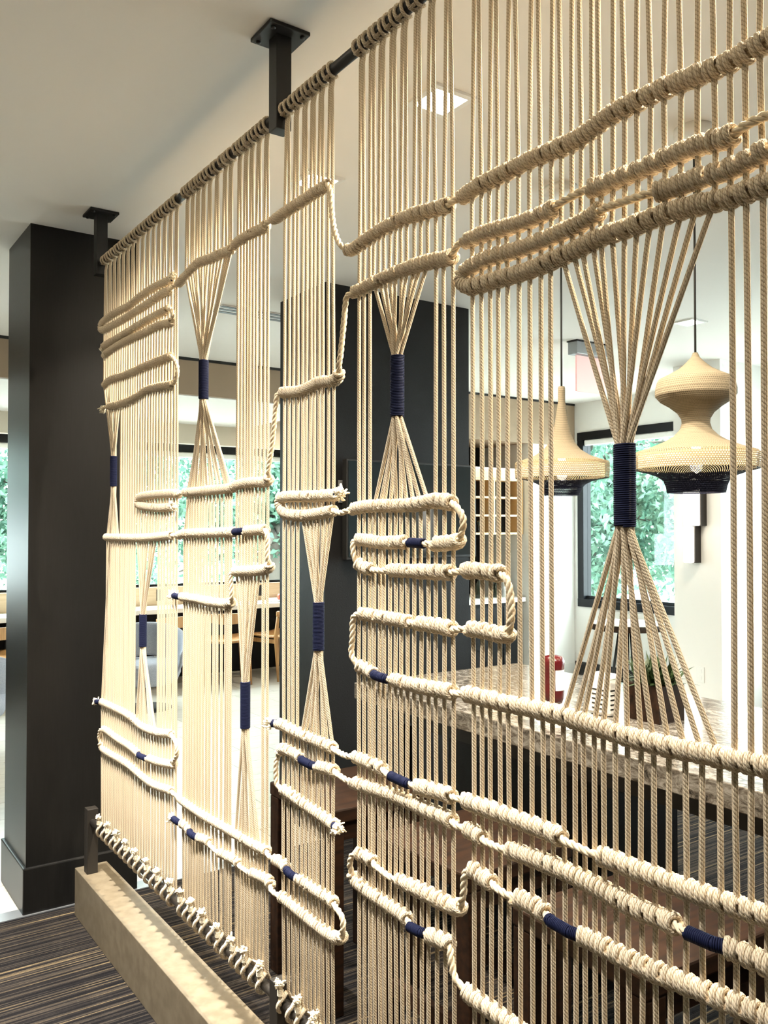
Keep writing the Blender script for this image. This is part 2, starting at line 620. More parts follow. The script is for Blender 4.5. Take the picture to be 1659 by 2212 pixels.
zr0, zr1 = 0.77, 2.46
wr = MB()
wr.box((XW, Y0, 0), (XW + 0.12, YW, zr0)).box((XW, Y0, zr1), (XW + 0.12, YW, CEIL))
wr.box((XW, 5.87, zr0), (XW + 0.12, YW, zr1)).box((XW, 3.73, zr0), (XW + 0.12, 4.3, zr1)).box((XW, -3.2, zr0), (XW + 0.12, 0.1, zr1)).box((XW, 1.1, zr0), (XW + 0.12, 1.4, zr1))
struct(wr.build('wall_right', M['white'], smooth=False))
window('window_2', 'y', XW, 4.2, 5.87, zr0, zr1, 0.075, (), shade=True)
window('window_3', 'y', XW, 1.4, 3.73, zr0, zr1, 0.075, (2.5,), shade=True)
window('window_4', 'y', XW, 0.1, 1.1, zr0, zr1, 0.075, (), shade=True)
struct(boxo('baseboard_right', (XW - 0.015, Y0, 0), (XW, 5.905, 0.235), M['black']))
struct(boxo('wall_pilaster', (5.53, 3.73, 0), (XW, 4.13, CEIL), M['white']))

# charcoal column on the left, charcoal wall in the middle
struct(boxo('wall_column', (0.80, 3.64, 0), (1.235, 4.04, CEIL), M['charcoal_col']))
struct(boxo('baseboard_column', (0.788, 3.628, 0), (1.247, 4.052, 0.185), M['charcoal_col'], bevel=0.006))
struct(boxo('wall_middle', (2.195, 3.68, 0), (3.125, 4.15, CEIL), M['charcoal']))
struct(boxo('baseboard_middle', (2.185, 3.668, 0), (3.137, 4.16, 0.15), M['charcoal']))

# ================================================================ lights in the ceiling
def downlight(x, y, power, label, angle=100, blend=0.6, colr=WARM, tilt=(0, 0)):
    t = thing('recessed_downlight', label, 'ceiling light', (x, y, CEIL - 0.012))
    h = 0.055
    f = MB()
    for lo, hi in (((-h - 0.018, -h - 0.018), (h + 0.018, -h)), ((-h - 0.018, h), (h + 0.018, h + 0.018)), ((-h - 0.018, -h), (-h, h)), ((h, -h), (h + 0.018, h))):
        f.box((x + lo[0], y + lo[1], CEIL - 0.008), (x + hi[0], y + hi[1], CEIL + 0.0))
    f.build('trim_ring', M['plastic_w'], t, smooth=False)
    MB().box((x - h, y - h, CEIL - 0.004), (x + h, y + h, CEIL - 0.0005)).build('lens', M['led'], t, smooth=False)
    l = bpy.data.lights.new('downlight_lamp', 'SPOT')
    l.energy = power
    l.color = colr
    l.spot_size = math.radians(angle)
    l.spot_blend = blend
    l.shadow_soft_size = 0.02
    lo = bpy.data.objects.new('downlight_lamp', l)
    col.objects.link(lo)
    lo.parent = t
    lo.location = (0, 0, -0.02)
    lo.rotation_euler = (tilt[0], tilt[1], 0)


for i, y in enumerate((0.50, 1.15, 1.80, 2.45, 3.10)):
    downlight(0.31 if y > 2 else 0.40, y, FRONT_W * (0.14, 0.30, 0.68, 1.0, 0.95)[i], ('square recessed downlight on the near side of the screen, %s to the charcoal column' % ('fifth nearest', 'fourth nearest', 'third nearest', 'second nearest', 'nearest')[i]), 78, 0.8, (1.0, 0.955, 0.88))
for i, y in enumerate((0.52, 1.22, 1.922, 2.619)):
    downlight(1.528, y, BACK_W, ('square recessed downlight shining behind the knotted screen, out of view above its near end', 'square recessed downlight behind the screen, above the upper right cords and out of view', 'square recessed downlight glaring behind the cords right of the ceiling bracket', 'square recessed downlight glaring just above the peak of the wavy cross rope')[i], 140, 0.5)
downlight(4.395, 3.163, ROOM_W, 'small ceiling downlight beyond the right-hand pendant lamp', 150, 0.8)
downlight(3.9, 1.6, ROOM_W, 'added fill downlight beyond the granite counter, near the right windows', 150, 0.8)  # unseen lamp added as fill for the room
downlight(3.2, 0.2, ROOM_W, 'added fill downlight over the near end of the granite counter', 150, 0.8)  # another unseen lamp, added only for general room light
downlight(4.2, 6.9, ROOM_W, 'added fill downlight over the tiled floor near the window desk', 150, 0.8)  # hidden lamp added to light the far part of the room

# slot diffuser in the ceiling
sd = thing('slot_diffuser', 'white linear air diffuser with black slots in the ceiling', 'air vent', (2.3, 4.44, CEIL - 0.005))
MB().box((1.955, 4.365, CEIL - 0.006), (2.75, 4.525, CEIL)).build('frame', M['plastic_w'], sd, smooth=False)
for yy in (4.374, 4.430, 4.486):
    MB().box((1.96, yy, CEIL - 0.008), (2.745, yy + 0.034, CEIL - 0.005)).build('slot', M['black'], sd, smooth=False)

# exit sign
ex = thing('exit_sign', 'ceiling-hung sign with grey housing and glowing pink edge-lit pane', 'exit sign', (4.36, 3.91, CEIL))
MB().box((4.20, 3.87, 2.66), (4.53, 3.95, CEIL - 0.008)).build('housing', M['grey'], ex, smooth=False, bevel=0.004)
MB().box((4.23, 3.90, 2.42), (4.50, 3.912, 2.655)).build('pane', M['exit_pane'], ex, smooth=False)
MB().box((4.195, 3.865, CEIL - 0.008), (4.535, 3.955, CEIL)).build('canopy', M['black'], ex, smooth=False)

# ================================================================ frame and plinth of the screen
RODZ, BRODZ, RODR = 2.552, 0.385, 0.0125
boxtop = 0.185
pl = tag(boxo('plinth', (0.960, 0.28, 0), (1.085, 3.53, boxtop), M['plinth'], bevel=0.002), 'long bronze-brown box plinth on the carpet beneath the knotted screen', 'plinth')
fr = thing('screen_frame', 'black steel ceiling brackets, posts and rods holding the knotted screen', 'frame', (XS, 1.9, boxtop))
MB().sweep([(XS, 0.36, RODZ), (XS, 3.42, RODZ)], RODR, 14).build('top_rod', M['black'], fr)
MB().sweep([(XS, 0.36, BRODZ), (XS, 3.44, BRODZ)], RODR, 14).build('bottom_rod', M['bronze'], fr)
for i, y in enumerate((0.42, 1.895, 3.375)):
    p = MB().box((XS - 0.021, y - 0.021, RODZ - 0.045), (XS + 0.021, y + 0.021, CEIL - 0.008)).build('ceiling_bracket', M['black'], fr, smooth=False, bevel=0.002)
    q = MB().box((XS - 0.055, y - 0.055, CEIL - 0.010), (XS + 0.055, y + 0.055, CEIL)).build('mounting_plate', M['black'], p, smooth=False, bevel=0.002)
    for sx in (-1, 1):
        for sy in (-1, 1):
            MB().lathe([(0.0065, 0), (0.0065, 0.004), (0.003, 0.006)][::-1] and [(0.003, -0.005), (0.0065, -0.003), (0.0065, 0.001)], (XS + sx * 0.040, y + sy * 0.040, CEIL - 0.011), 8).build('bolt', M['black'], p)
for i, y in enumerate((0.40, 1.88, 3.45)):
    MB().box((XS - 0.021, y - 0.021, boxtop), (XS + 0.021, y + 0.021, BRODZ + 0.050)).build('floor_post', M['bronze'], fr, smooth=False, bevel=0.002)

# ================================================================ knotted screen
def pz(x, y):
    p = on(x, y, 0, XS)
    return (p[1], p[2])


def py(x):
    return on(x, HZ, 0, XS)[1]


SEC = {
    'A': list(np.linspace(py(223), py(382), 30)),
    'B': [py(x) for x in (399, 405, 411, 416, 422, 428, 434, 440, 447, 454, 462, 470, 479, 488, 493, 499)],
    'C': [py(x) for x in (512, 519, 526, 532.6, 538.5, 545, 553, 561, 569.5, 578)],
    'D': [py(x) for x in (614, 624, 634, 643, 653, 661.5, 670.5, 679.5, 688.5, 697.5, 708.5, 720)],
    'E': [py(x) for x in (776, 787, 799, 808, 820, 830, 843, 855, 867, 880, 895, 910, 925, 942, 960, 979)],
    'F': [py(x) for x in (1022, 1041, 1059, 1078, 1097, 1122, 1147, 1172, 1193, 1216, 1239, 1259, 1281, 1301, 1327, 1353, 1381, 1411, 1441, 1477, 1512, 1550, 1584, 1616, 1652, 1690, 1730, 1772, 1815, 1860)],
}
BUNCH = [('F', 9, 21, 1349, 960, 1137, 0.0145), ('E', 3, 12, 858, 768, 900, 0.0125), ('D', 4, 11, 688, 1301, 1405, 0.0115),
         ('C', 0, 7, 530, 1473, 1573, 0.0115), ('B', 0, 15, 440, 778, 862, 0.0130), ('A', 0, 7, 245.5, 985, 1050, 0.0110), ('A', 15, 22, 309, 1327, 1397, 0.0110)]

# every cross rope is traced as pieces: k knotted, w wrapped without cords, t twisted, b bare, n navy whipping; 'f' = frayed tip with its small navy tie
ROPES = [
    ('top wave rope', True, False, [
        ('n', [(379, 599), (375, 601)]),
        ('k', [(363, 607), (330, 623), (301, 643), (280, 660), (249, 676), (226, 693)]), ('w', [(219, 705), (223, 713)]),
        ('k', [(249, 700), (281, 681), (322, 655), (354, 633), (371, 627)]), ('b', [(387, 614)]),
        ('k', [(396, 602), (404, 594), (429, 568), (460, 556), (502, 538)]), ('b', [(507, 533)]),
        ('k', [(516, 521), (540, 507), (563, 496), (578, 488)]), ('b', [(592, 476)]),
        ('k', [(606, 466), (631, 449), (662, 429), (689, 411), (712, 400)]),
        ('t', [(721, 412), (724, 440), (728, 485), (738, 520), (751, 539)]),
        ('k', [(764, 538), (785, 522), (805, 508), (842, 486), (880, 469), (917, 458), (964, 445), (975, 443)]), ('b', [(995, 431)]),
        ('k', [(1010, 419), (1033, 403), (1098, 370), (1156, 341), (1215, 317), (1259, 294), (1318, 250), (1391, 212), (1448, 186), (1516, 160), (1584, 131), (1651, 92), (1730, 50), (1820, 0), (1880, -35)])]),
    ('second wave rope', False, True, [
        ('k', [(1880, 175), (1790, 215), (1730, 235)]), ('b', [(1659, 257), (1592, 290)]),
        ('k', [(1561, 301), (1516, 312), (1448, 339), (1391, 364), (1333, 388), (1277, 411)]), ('b', [(1203, 450)]),
        ('k', [(1192, 454), (1127, 482), (1053, 503), (1005, 524)]), ('b', [(994, 537), (982, 553)]),
        ('k', [(968, 558), (935, 564), (898, 574), (861, 587), (823, 604), (786, 622), (764, 634)]),
        ('t', [(756, 648), (752, 690), (747, 740), (743, 775), (736, 803)]),
        ('k', [(722, 822), (693, 825), (670, 836), (648, 845), (610, 849)]),
        ('t', [(605, 862), (602, 895), (596, 960), (588, 1012), (584, 1030)]),
        ('k', [(574, 1041), (546, 1042), (514, 1047), (500, 1054), (466, 1058), (425, 1062), (402, 1064)]), ('b', [(388, 1068)]),
        ('k', [(377, 1066), (341, 1068), (304, 1073)]), ('w', [(299, 1083), (303, 1092)]),
        ('k', [(341, 1097), (377, 1095)]), ('n', [(381, 1095)])]),
    ('third wave rope', False, False, [
        ('k', [(1880, 240), (1790, 270), (1720, 296), (1659, 324), (1606, 353), (1561, 371), (1516, 384), (1470, 400), (1418, 418)]), ('b', [(1400, 425), (1302, 457)]),
        ('k', [(1290, 462), (1244, 488), (1186, 514), (1127, 538), (1062, 556), (1014, 579)]), ('w', [(999, 592), (999, 612), (1012, 619)]),
        ('k', [(1024, 619), (1083, 602), (1141, 585), (1192, 564), (1244, 541), (1303, 511), (1362, 491), (1391, 479), (1448, 459), (1516, 441), (1561, 432), (1606, 418), (1659, 398), (1730, 372), (1820, 345), (1880, 325)])]),
    ('upper left short loop rope', True, False, [
        ('k', [(224, 750), (229, 745), (265, 724), (301, 702), (338, 681), (366, 668)]), ('t', [(376, 670), (380, 681), (375, 693)]),
        ('k', [(368, 697), (346, 702), (314, 718), (281, 733), (249, 750), (226, 768)])]),
    ('lower left short loop rope', False, True, [
        ('k', [(226, 832), (241, 819), (273, 809), (314, 791), (346, 778), (372, 770)]), ('t', [(386, 782), (390, 801), (386, 822), (376, 830)]),
        ('k', [(346, 835), (317, 843), (298, 856), (265, 871), (236, 878)]), ('b', [(228, 884)])]),
    ('waist rope', False, True, [
        ('k', [(229, 1160), (289, 1162), (333, 1160), (375, 1156)]), ('b', [(388, 1157)]),
        ('k', [(397, 1153), (453, 1151), (511, 1149)]), ('n', [(532, 1147)]), ('k', [(555, 1145), (577, 1145)]),
        ('t', [(585, 1156), (586, 1190), (585, 1218)]), ('k', [(576, 1229), (546, 1233), (510, 1235)]),
        ('t', [(506, 1250), (508, 1284), (503, 1299)]), ('k', [(487, 1304), (453, 1300), (426, 1294), (393, 1289)]), ('n', [(382, 1286)])]),
    ('long meander rope', True, False, [
        ('n', [(739, 1066), (731, 1067)]),
        ('k', [(724, 1069), (678, 1072), (612, 1074)]), ('w', [(605, 1086), (609, 1101)]), ('k', [(620, 1110), (652, 1114), (692, 1109), (724, 1103)]), ('b', [(744, 1108), (762, 1101)]),
        ('k', [(775, 1097), (807, 1093), (865, 1092), (904, 1089), (928, 1083), (950, 1082), (981, 1087)]),
        ('t', [(997, 1097), (1009, 1118), (1008, 1143), (997, 1163)]), ('k', [(983, 1171), (940, 1175)]), ('b', [(925, 1174)]), ('n', [(893, 1172)]), ('b', [(878, 1171)]),
        ('k', [(862, 1171), (826, 1172), (776, 1166)]), ('t', [(771, 1178), (773, 1200), (776, 1216)]), ('k', [(788, 1227), (808, 1230)]), ('b', [(842, 1233)]),
        ('k', [(852, 1232), (923, 1235), (978, 1236)]), ('b', [(1002, 1234)]), ('k', [(1018, 1232), (1060, 1236), (1086, 1240)]),
        ('t', [(1104, 1252), (1113, 1290), (1114, 1335), (1104, 1364)]), ('k', [(1088, 1372), (1049, 1363), (1014, 1358)]), ('b', [(982, 1359)]),
        ('k', [(972, 1357), (940, 1351), (904, 1346)]), ('b', [(888, 1344)]), ('k', [(866, 1340), (820, 1332), (780, 1326)]),
        ('t', [(771, 1340), (770, 1375), (768, 1410), (778, 1436)]), ('k', [(794, 1447), (813, 1456)]), ('n', [(843, 1466)]), ('b', [(850, 1468)]),
        ('k', [(880, 1476), (928, 1486), (982, 1495)]), ('b', [(1004, 1499)]),
        ('k', [(1020, 1501), (1097, 1520), (1145, 1529), (1217, 1546), (1281, 1566), (1353, 1590), (1440, 1612), (1526, 1629), (1613, 1646), (1659, 1656), (1730, 1673), (1820, 1696), (1880, 1710)])]),
    ('lower left loop rope', True, True, [
        ('n', [(214, 1515), (219, 1516)]),
        ('k', [(227, 1519), (276, 1543), (310, 1570), (345, 1583), (374, 1586)]), ('t', [(387, 1605), (389, 1629), (378, 1648)]),
        ('k', [(370, 1651), (345, 1646), (323, 1638)]), ('n', [(303, 1629)]), ('k', [(283, 1613), (255, 1595), (226, 1575)]),
        ('t', [(220, 1586), (220, 1604)]), ('k', [(226, 1620), (276, 1650), (327, 1691), (374, 1709)]), ('b', [(386, 1719)]),
        ('k', [(397, 1731), (444, 1763), (498, 1794), (554, 1827), (580, 1839)]), ('b', [(596, 1855)]), ('k', [(610, 1865), (624, 1877)]), ('n', [(646, 1896)]),
        ('k', [(660, 1908), (692, 1929), (726, 1951)]), ('t', [(744, 1972), (750, 1996), (743, 2020)]),
        ('k', [(727, 2026), (692, 2004), (650, 1970), (609, 1935)]), ('b', [(588, 1914)]), ('k', [(578, 1900), (548, 1885)]), ('b', [(520, 1866)]),
        ('k', [(508, 1857), (479, 1841)]), ('b', [(456, 1820)]), ('k', [(445, 1814), (430, 1808)]), ('n', [(413, 1795)]), ('k', [(405, 1787), (394, 1777)]), ('n', [(381, 1767)])]),
    ('fourth low rope', True, False, [
        ('n', [(595, 1561), (602, 1563)]),
        ('k', [(612, 1566), (638, 1580), (685, 1601), (724, 1616)]), ('b', [(751, 1629), (768, 1634)]), ('k', [(780, 1640), (832, 1662)]), ('b', [(852, 1674)]), ('n', [(891, 1692)]), ('b', [(900, 1697)]),
        ('k', [(912, 1701), (980, 1719)]), ('b', [(1002, 1726)]), ('k', [(1018, 1734), (1086, 1758), (1175, 1792), (1218, 1809)]), ('b', [(1298, 1846)]),
        ('k', [(1325, 1858), (1400, 1889), (1521, 1934), (1611, 1964), (1659, 1980), (1730, 2003), (1820, 2032), (1880, 2050)])]),
    ('fifth low rope', True, False, [
        ('n', [(736, 1786), (727, 1783)]),
        ('k', [(719, 1779), (685, 1755), (647, 1729), (614, 1704)]), ('t', [(606, 1690), (604, 1660), (606, 1630)]),
        ('k', [(612, 1617), (638, 1628), (656, 1639)]), ('n', [(688, 1655)]), ('k', [(705, 1659), (728, 1666)]), ('b', [(764, 1688)]),
        ('k', [(776, 1694), (861, 1722), (925, 1751), (982, 1774)]), ('b', [(1008, 1789)]), ('k', [(1020, 1796), (1048, 1811)]), ('b', [(1102, 1835)]),
        ('k', [(1120, 1842), (1185, 1866), (1250, 1895), (1340, 1943), (1377, 1963), (1466, 1998)]), ('b', [(1494, 2010)]), ('n', [(1570, 2043)]),
        ('k', [(1584, 2050), (1659, 2084), (1730, 2115), (1820, 2150), (1880, 2175)])]),
    ('lowest rope', False, False, [
        ('k', [(1880, 2290), (1820, 2265), (1730, 2229), (1659, 2198), (1611, 2178), (1521, 2141), (1431, 2105), (1340, 2063), (1255, 2018)]), ('n', [(1194, 1983)]), ('b', [(1184, 1975)]),
        ('k', [(1151, 1954), (1115, 1936)]), ('b', [(1068, 1908)]), ('k', [(1048, 1898), (1020, 1877)]),
        ('t', [(1012, 1895), (1010, 1930), (999, 1955)]), ('k', [(980, 1958), (925, 1931), (861, 1899)]), ('b', [(810, 1861)]),
        ('k', [(790, 1851), (774, 1842)]), ('t', [(766, 1854), (764, 1885)]), ('k', [(774, 1908), (829, 1948), (884, 1985)]), ('b', [(893, 1998)]), ('n', [(923, 2014)]), ('b', [(928, 2019)]),
        ('k', [(945, 2027), (976, 2042)]), ('t', [(983, 2065), (990, 2102), (1006, 2134)]), ('k', [(1022, 2154), (1064, 2183), (1150, 2245), (1260, 2300), (1400, 2370)])]),
]

ms = thing('macrame_screen', 'large screen of knotted cream cotton cords with navy wrapped bundles', 'room divider', (XS, 1.9, BRODZ))

CORDR = 0.0041
cords = []          # (Y, section, index)
for s, ys in SEC.items():
    for i, y in enumerate(ys):
        cords.append([y, s, i])
cy = np.array([c[0] for c in cords])
cross = [[] for _ in cords]     # z of knots on each cord


def coil(mb, path, frameN, R, r, turns, hand=1, seg=12, sides=6, phase=None, bulge=0.10, squash=1.0):
    """cord wound round a path (n,3)"""
    n = len(path)
    d = np.concatenate([[0], np.cumsum(np.linalg.norm(np.diff(path, axis=0), axis=1))])
    m = max(8, int(turns * seg))
    u = np.linspace(0, 1, m + 1)
    c = np.stack([np.interp(u * d[-1], d, path[:, k]) for k in range(3)], 1)
    t = np.gradient(c, axis=0)
    t /= np.linalg.norm(t, axis=1)[:, None] + 1e-12
    N = np.tile(np.array(frameN, float), (m + 1, 1))
    N -= t * (N * t).sum(1)[:, None]
    N /= np.linalg.norm(N, axis=1)[:, None]
    B = np.cross(t, N)
    ph = random.uniform(0, 6.28) if phase is None else phase
    a = ph + hand * u * turns * 2 * math.pi
    rr = R * (1 - bulge + bulge * 1.6 * np.sin(math.pi * np.clip(u, 0.02, 0.98)) ** 0.6)
    pts = c + (N * np.cos(a)[:, None] + B * np.sin(a)[:, None]) * rr[:, None]
    mb.sweep(pts, r, sides, v0=random.random(), squash=squash, ref=(t[0][0] + 0.01, t[0][1], t[0][2]))


def frayed_tip(p, dirv, parent, n=60, L=0.017):
    mb = MB()
    d = np.array(dirv, float)
    d /= np.linalg.norm(d)
    for _ in range(n):
        q = d * 0.75 + rng.normal(0, 0.62, 3)
        q /= np.linalg.norm(q)
        l = L * rng.uniform(0.55, 1.1)
        b = np.array(p) + rng.normal(0, 0.0022, 3)
        w1 = rng.normal(0, 0.0030, 3)
        mb.sweep([b, b + q * l * 0.5 + d * 0.004 + w1, b + q * l + d * 0.005 - w1 * 0.6], [0.0030, 0.0030, 0.0017], 4)
    return mb.build('frayed_tip', M['fray'], parent)


knot_jobs = []
rope_objs = []
for name, fs, fe, pieces in ROPES:
    pts, kinds = [], []
    for kd, pp in pieces:
        for q in pp:
            pts.append(pz(*q))
            kinds.append(kd)
    sm, idx = catmull(pts, 0.004)
    # a segment ending in point j belongs to the piece of point j
    kd = [kinds[min(i + 1, len(kinds) - 1)] for i in idx]
    n = len(sm)
    off = np.array([0.0 if q in 'kw' else -0.010 for q in kd])
    kk = np.ones(7) / 7
    off = np.convolve(np.pad(off, 3, mode='edge'), kk, mode='valid')
    path = np.stack([XS + off, sm[:, 0], sm[:, 1]], 1)
    d = np.concatenate([[0], np.cumsum(np.linalg.norm(np.diff(path, axis=0), axis=1))])
    # three strands
    mb = MB()
    t = np.gradient(path, axis=0)
    t /= np.linalg.norm(t, axis=1)[:, None] + 1e-12
    N = np.tile(np.array([1.0, 0, 0]), (n, 1))
    N -= t * (N * t).sum(1)[:, None]
    N /= np.linalg.norm(N, axis=1)[:, None]
    Bv = np.cross(t, N)
    for sidx in range(3):
        a = d / 0.042 * 2 * math.pi + sidx * 2 * math.pi / 3
        q = path + (N * np.cos(a)[:, None] + Bv * np.sin(a)[:, None]) * 0.0034
        mb.sweep(q, 0.0035, 6)
    ro = mb.build('cross_rope', M['rope'], ms)
    rope_objs.append(ro)
    # runs of equal kind
    runs = []
    s0 = 0
    for i in range(1, n + 1):
        if i == n or kd[i] != kd[s0]:
            runs.append((kd[s0], s0, min(i, n - 1)))
            s0 = i
    for q, a, b in runs:
        seg = path[a:b + 1]
        if len(seg) < 2:
            continue
        L = d[b] - d[a]
        if q == 'n':
            nb = MB()
            nb.sweep(seg, 0.0082, 10)
            coil(nb, seg, (1, 0, 0), 0.0086, 0.0015, max(4, int(L / 0.0028)), seg=12, sides=5, bulge=0.0)
            nb.build('navy_whipping', M['navy'], ro)
        elif q == 'w':
            nb = MB()
            coil(nb, seg, (1, 0, 0), 0.0102, CORDR * 1.12, max(2, round(L / 0.0078)), bulge=0.04)
            nb.build('wrapped_turn', M['knot'], ro)
        elif q == 'k':
            lo, hi = seg[:, 1].min() - 0.007, seg[:, 1].max() + 0.007
            hit = [i for i in range(len(cords)) if lo <= cy[i] <= hi]
            sgn = 1 if seg[-1, 1] > seg[0, 1] else -1
            hit.sort(key=lambda i: sgn * cy[i])
            if not hit:
                continue
            # arc position of each cord on this run
            yy = seg[:, 1] * sgn
            mono = np.maximum.accumulate(yy)
            da = d[a:b + 1] - d[a]
            pos = [float(np.interp(cy[i] * sgn, mono, da)) for i in hit]
            zz = [float(np.interp(p, da, seg[:, 2])) for p in pos]
            for i, z in zip(hit, zz):
                cross[i].append(z)
            bd = [0.0] + [(p + q2) / 2 for p, q2 in zip(pos[:-1], pos[1:])] + [L]
            far = cords[hit[0]][1] in 'ABCD'
            parts = []
            for j, i in enumerate(hit):
                u0, u1 = bd[j], bd[j + 1]
                if u1 - u0 < 0.004:
                    continue
                uu = np.linspace(u0 + 0.0004, u1 - 0.0004, 8)
                pth = np.stack([np.interp(uu, da, seg[:, k]) for k in range(3)], 1)
                parts.append((pth, max(1.5, round((u1 - u0) / 0.0092 * 2) / 2), i))
            knot_jobs.append((ro, far, parts))
    for flag, e, e2 in ((fs, 0, min(6, n - 1)), (fe, n - 1, max(0, n - 7))):
        if flag:
            frayed_tip(path[e], path[e] - path[e2], ro)

# knots: single ones on the near sections, continuous sleeves on the far ones
single = []
for ro, far, parts in knot_jobs:
    for p in parts:
        if not far:
            single.append(p[0][0][1])
single.sort()
ylim = single[min(299, len(single) - 1)] if single else 0
for ro, far, parts in knot_jobs:
    sl = MB()
    for pth, turns, i in parts:
        r = CORDR * random.uniform(0.97, 1.08)
        if (not far) and pth[0][1] <= ylim:
            kb = MB()
            coil(kb, pth, (1, 0, 0), 0.0108 * random.uniform(0.96, 1.06), r * 1.14, turns, bulge=0.15, phase=random.uniform(-0.6, 0.6))
            kb.build('knot', M['knot'], ro)
        else:
            coil(sl, pth, (1, 0, 0), 0.0102, r * 1.12, turns, seg=10, sides=5, bulge=0.07)
    if sl.v:
        sl.build('wrapped_sleeve', M['knot'], ro)

# vertical cords
bun = {}
for s, i0, i1, x, y0, y1, R in BUNCH:
    yc, z1 = pz(x, y0)
    z0 = pz(x, y1)[1]
    m = i1 - i0 + 1
    for j, i in enumerate(range(i0, i1 + 1)):
        # pack the cords into the round bundle keeping their order
        a = -1 + 2 * (j + 0.5) / m
        oy = -a * (R - 0.003)
        ox = (1 if j % 2 else -1) * math.sqrt(max(0, 1 - a * a)) * (R - 0.004) * (0.9 if j % 4 < 2 else 0.35)
        bun.setdefault((s, i), []).append((z1, z0, yc + oy, ox))
    nb = MB()
    nb.sweep([(XS, yc, z0), (XS, yc, z1)], R, 18)
    ax = np.stack([np.full(12, XS), np.full(12, yc), np.linspace(z0, z1, 12)], 1)
    coil(nb, ax, (1, 0, 0), R + 0.0003, 0.0018, (z1 - z0) / 0.0031, seg=16, sides=5, bulge=0.0)
    nb.build('navy_bundle_wrap', M['navy'], ms)

for ci, (y, s, i) in enumerate(cords):
    zs = sorted(cross[ci], reverse=True)
    pair = i - (i % 2)
    mate = pair + 1 if i == pair else pair
    yt = (SEC[s][pair] + SEC[s][min(pair + 1, len(SEC[s]) - 1)]) / 2
    ytop = yt + (0.0052 if y > yt else -0.0052)
    P = [(XS + 0.004, ytop, RODZ - 0.012), (XS, ytop, RODZ - 0.04)]
    evs = [(z, 'k', None) for z in zs] + [(b[0], 'b', b) for b in bun.get((s, i), [])]
    evs.sort(key=lambda e: -e[0])
    for z, kk_, b in evs:
        if kk_ == 'k':
            P.append((XS, y + random.uniform(-0.0018, 0.0018), z))
        else:
            P += [(XS + b[3], b[2], b[0] + 0.004), (XS + b[3], b[2], b[1] - 0.004)]
    P.append((XS + 0.002, y, BRODZ + 0.035))
    P.append((XS + 0.014, y, BRODZ + 0.008))
    Q = [P[0]]
    for a, b in zip(P[:-1], P[1:]):
        a, b = np.array(a), np.array(b)
        L = np.linalg.norm(b - a)
        m = max(1, int(L / 0.12))
        wv = random.uniform(-0.0012, 0.0012)
        for k in range(1, m + 1):
            q = a + (b - a) * k / m
            q[1] += wv * math.sin(math.pi * k / m)
            Q.append(tuple(q))
    P = [Q[0]] + [Q[k] for k in range(1, len(Q)) if Q[k][2] < Q[k - 1][2] - 1e-4]
    near = s in 'EF'
    mb = MB()
    mb.sweep(P, CORDR, 9 if near else 7, ref=(0.2, 1, 0), v0=random.random())
    co = mb.build('hanging_cord', M['cord'], ms)
    # lark's head ring on the top rod
    a = np.linspace(-2.4, 2.9, 15)
    skew = 0.004 if y > yt else -0.004
    ring = np.stack([XS - np.cos(a) * (RODR + CORDR * 0.9), ytop + skew * (1 + 0.6 * np.cos(a)), RODZ + np.sin(a) * (RODR + CORDR * 0.9)], 1)
    lb = MB().sweep(ring, CORDR, 6)
    if y <= yt or i == pair:
        lb.sweep([(XS - 0.012, yt - 0.009, RODZ - 0.016), (XS - 0.014, yt, RODZ - 0.019), (XS - 0.012, yt + 0.009, RODZ - 0.016)], CORDR, 6)
    lb.build('rod_loop', M['knot'], co)
    if i == pair:
        # one loop of the pair round the bottom rod, its tail tied up in front on every other pair
        a = np.linspace(2.05, -2.5, 16)
        rr = RODR + CORDR + 0.003
        ring = np.stack([XS - np.cos(a - 0.15) * rr, yt + 0.002 - 0.011 * np.sin(a * 0.6), BRODZ + np.sin(a) * rr * 1.1 - 0.002], 1)
        top = np.array([XS - 0.012, yt - 0.010, BRODZ + 0.030])
        MB().sweep(np.vstack([[top + np.array([0.010, 0, 0.006])], ring[3:]]), CORDR * 1.3, 8).build('bottom_loop', M['knot'], co)
        if (i // 2) % 2 == 0:
            bx, bz = XS - 0.014, BRODZ + 0.024
            kb = MB()
            ax = np.stack([np.full(5, bx), np.full(5, yt), np.linspace(bz - 0.006, bz + 0.024, 5)], 1)
            kb.sweep([(XS - 0.018, yt - 0.003, BRODZ + 0.004), tuple(ax[0]), tuple(ax[2]), tuple(ax[-1] + np.array([-0.004, 0, 0.004]))], CORDR * 1.25, 7)
            kb.build('tied_tail', M['rope'], co)
            kb = MB()
            coil(kb, ax[1:4], (1, 0, 0), 0.0066, 0.0014, 6, sides=5, bulge=0)
            kb.build('tie', M['fray'], co)
            frayed_tip(ax[-1], (-0.4, 0.1, 1), co, n=26, L=0.013)

# ================================================================ counter, stools, things on it
CT = 0.92
ct = thing('granite_counter', 'long grey speckled granite counter on dark legs behind the screen', 'counter', (2.28, 1.4, 0))
MB().box((1.85, -0.6, CT - 0.062), (2.72, 2.875, CT)).build('granite_top', M['granite'], ct, smooth=False, bevel=0.003)
MB().box((1.93, -0.5, CT - 0.13), (2.64, 2.80, CT - 0.0625)).build('apron', M['black'], ct, smooth=False)
MB().box((2.25, 1.95, 0), (2.62, 2.78, CT - 0.13)).build('base_cabinet', M['charcoal'], ct, smooth=False)
for x, y in ((1.98, 2.74), (2.24, 1.15), (2.24, 0.0), (1.98, -0.4), (2.58, -0.4)):
    MB().box((x - 0.03, y - 0.03, 0), (x + 0.03, y + 0.03, CT - 0.13)).build('leg', M['black'], ct, smooth=False)


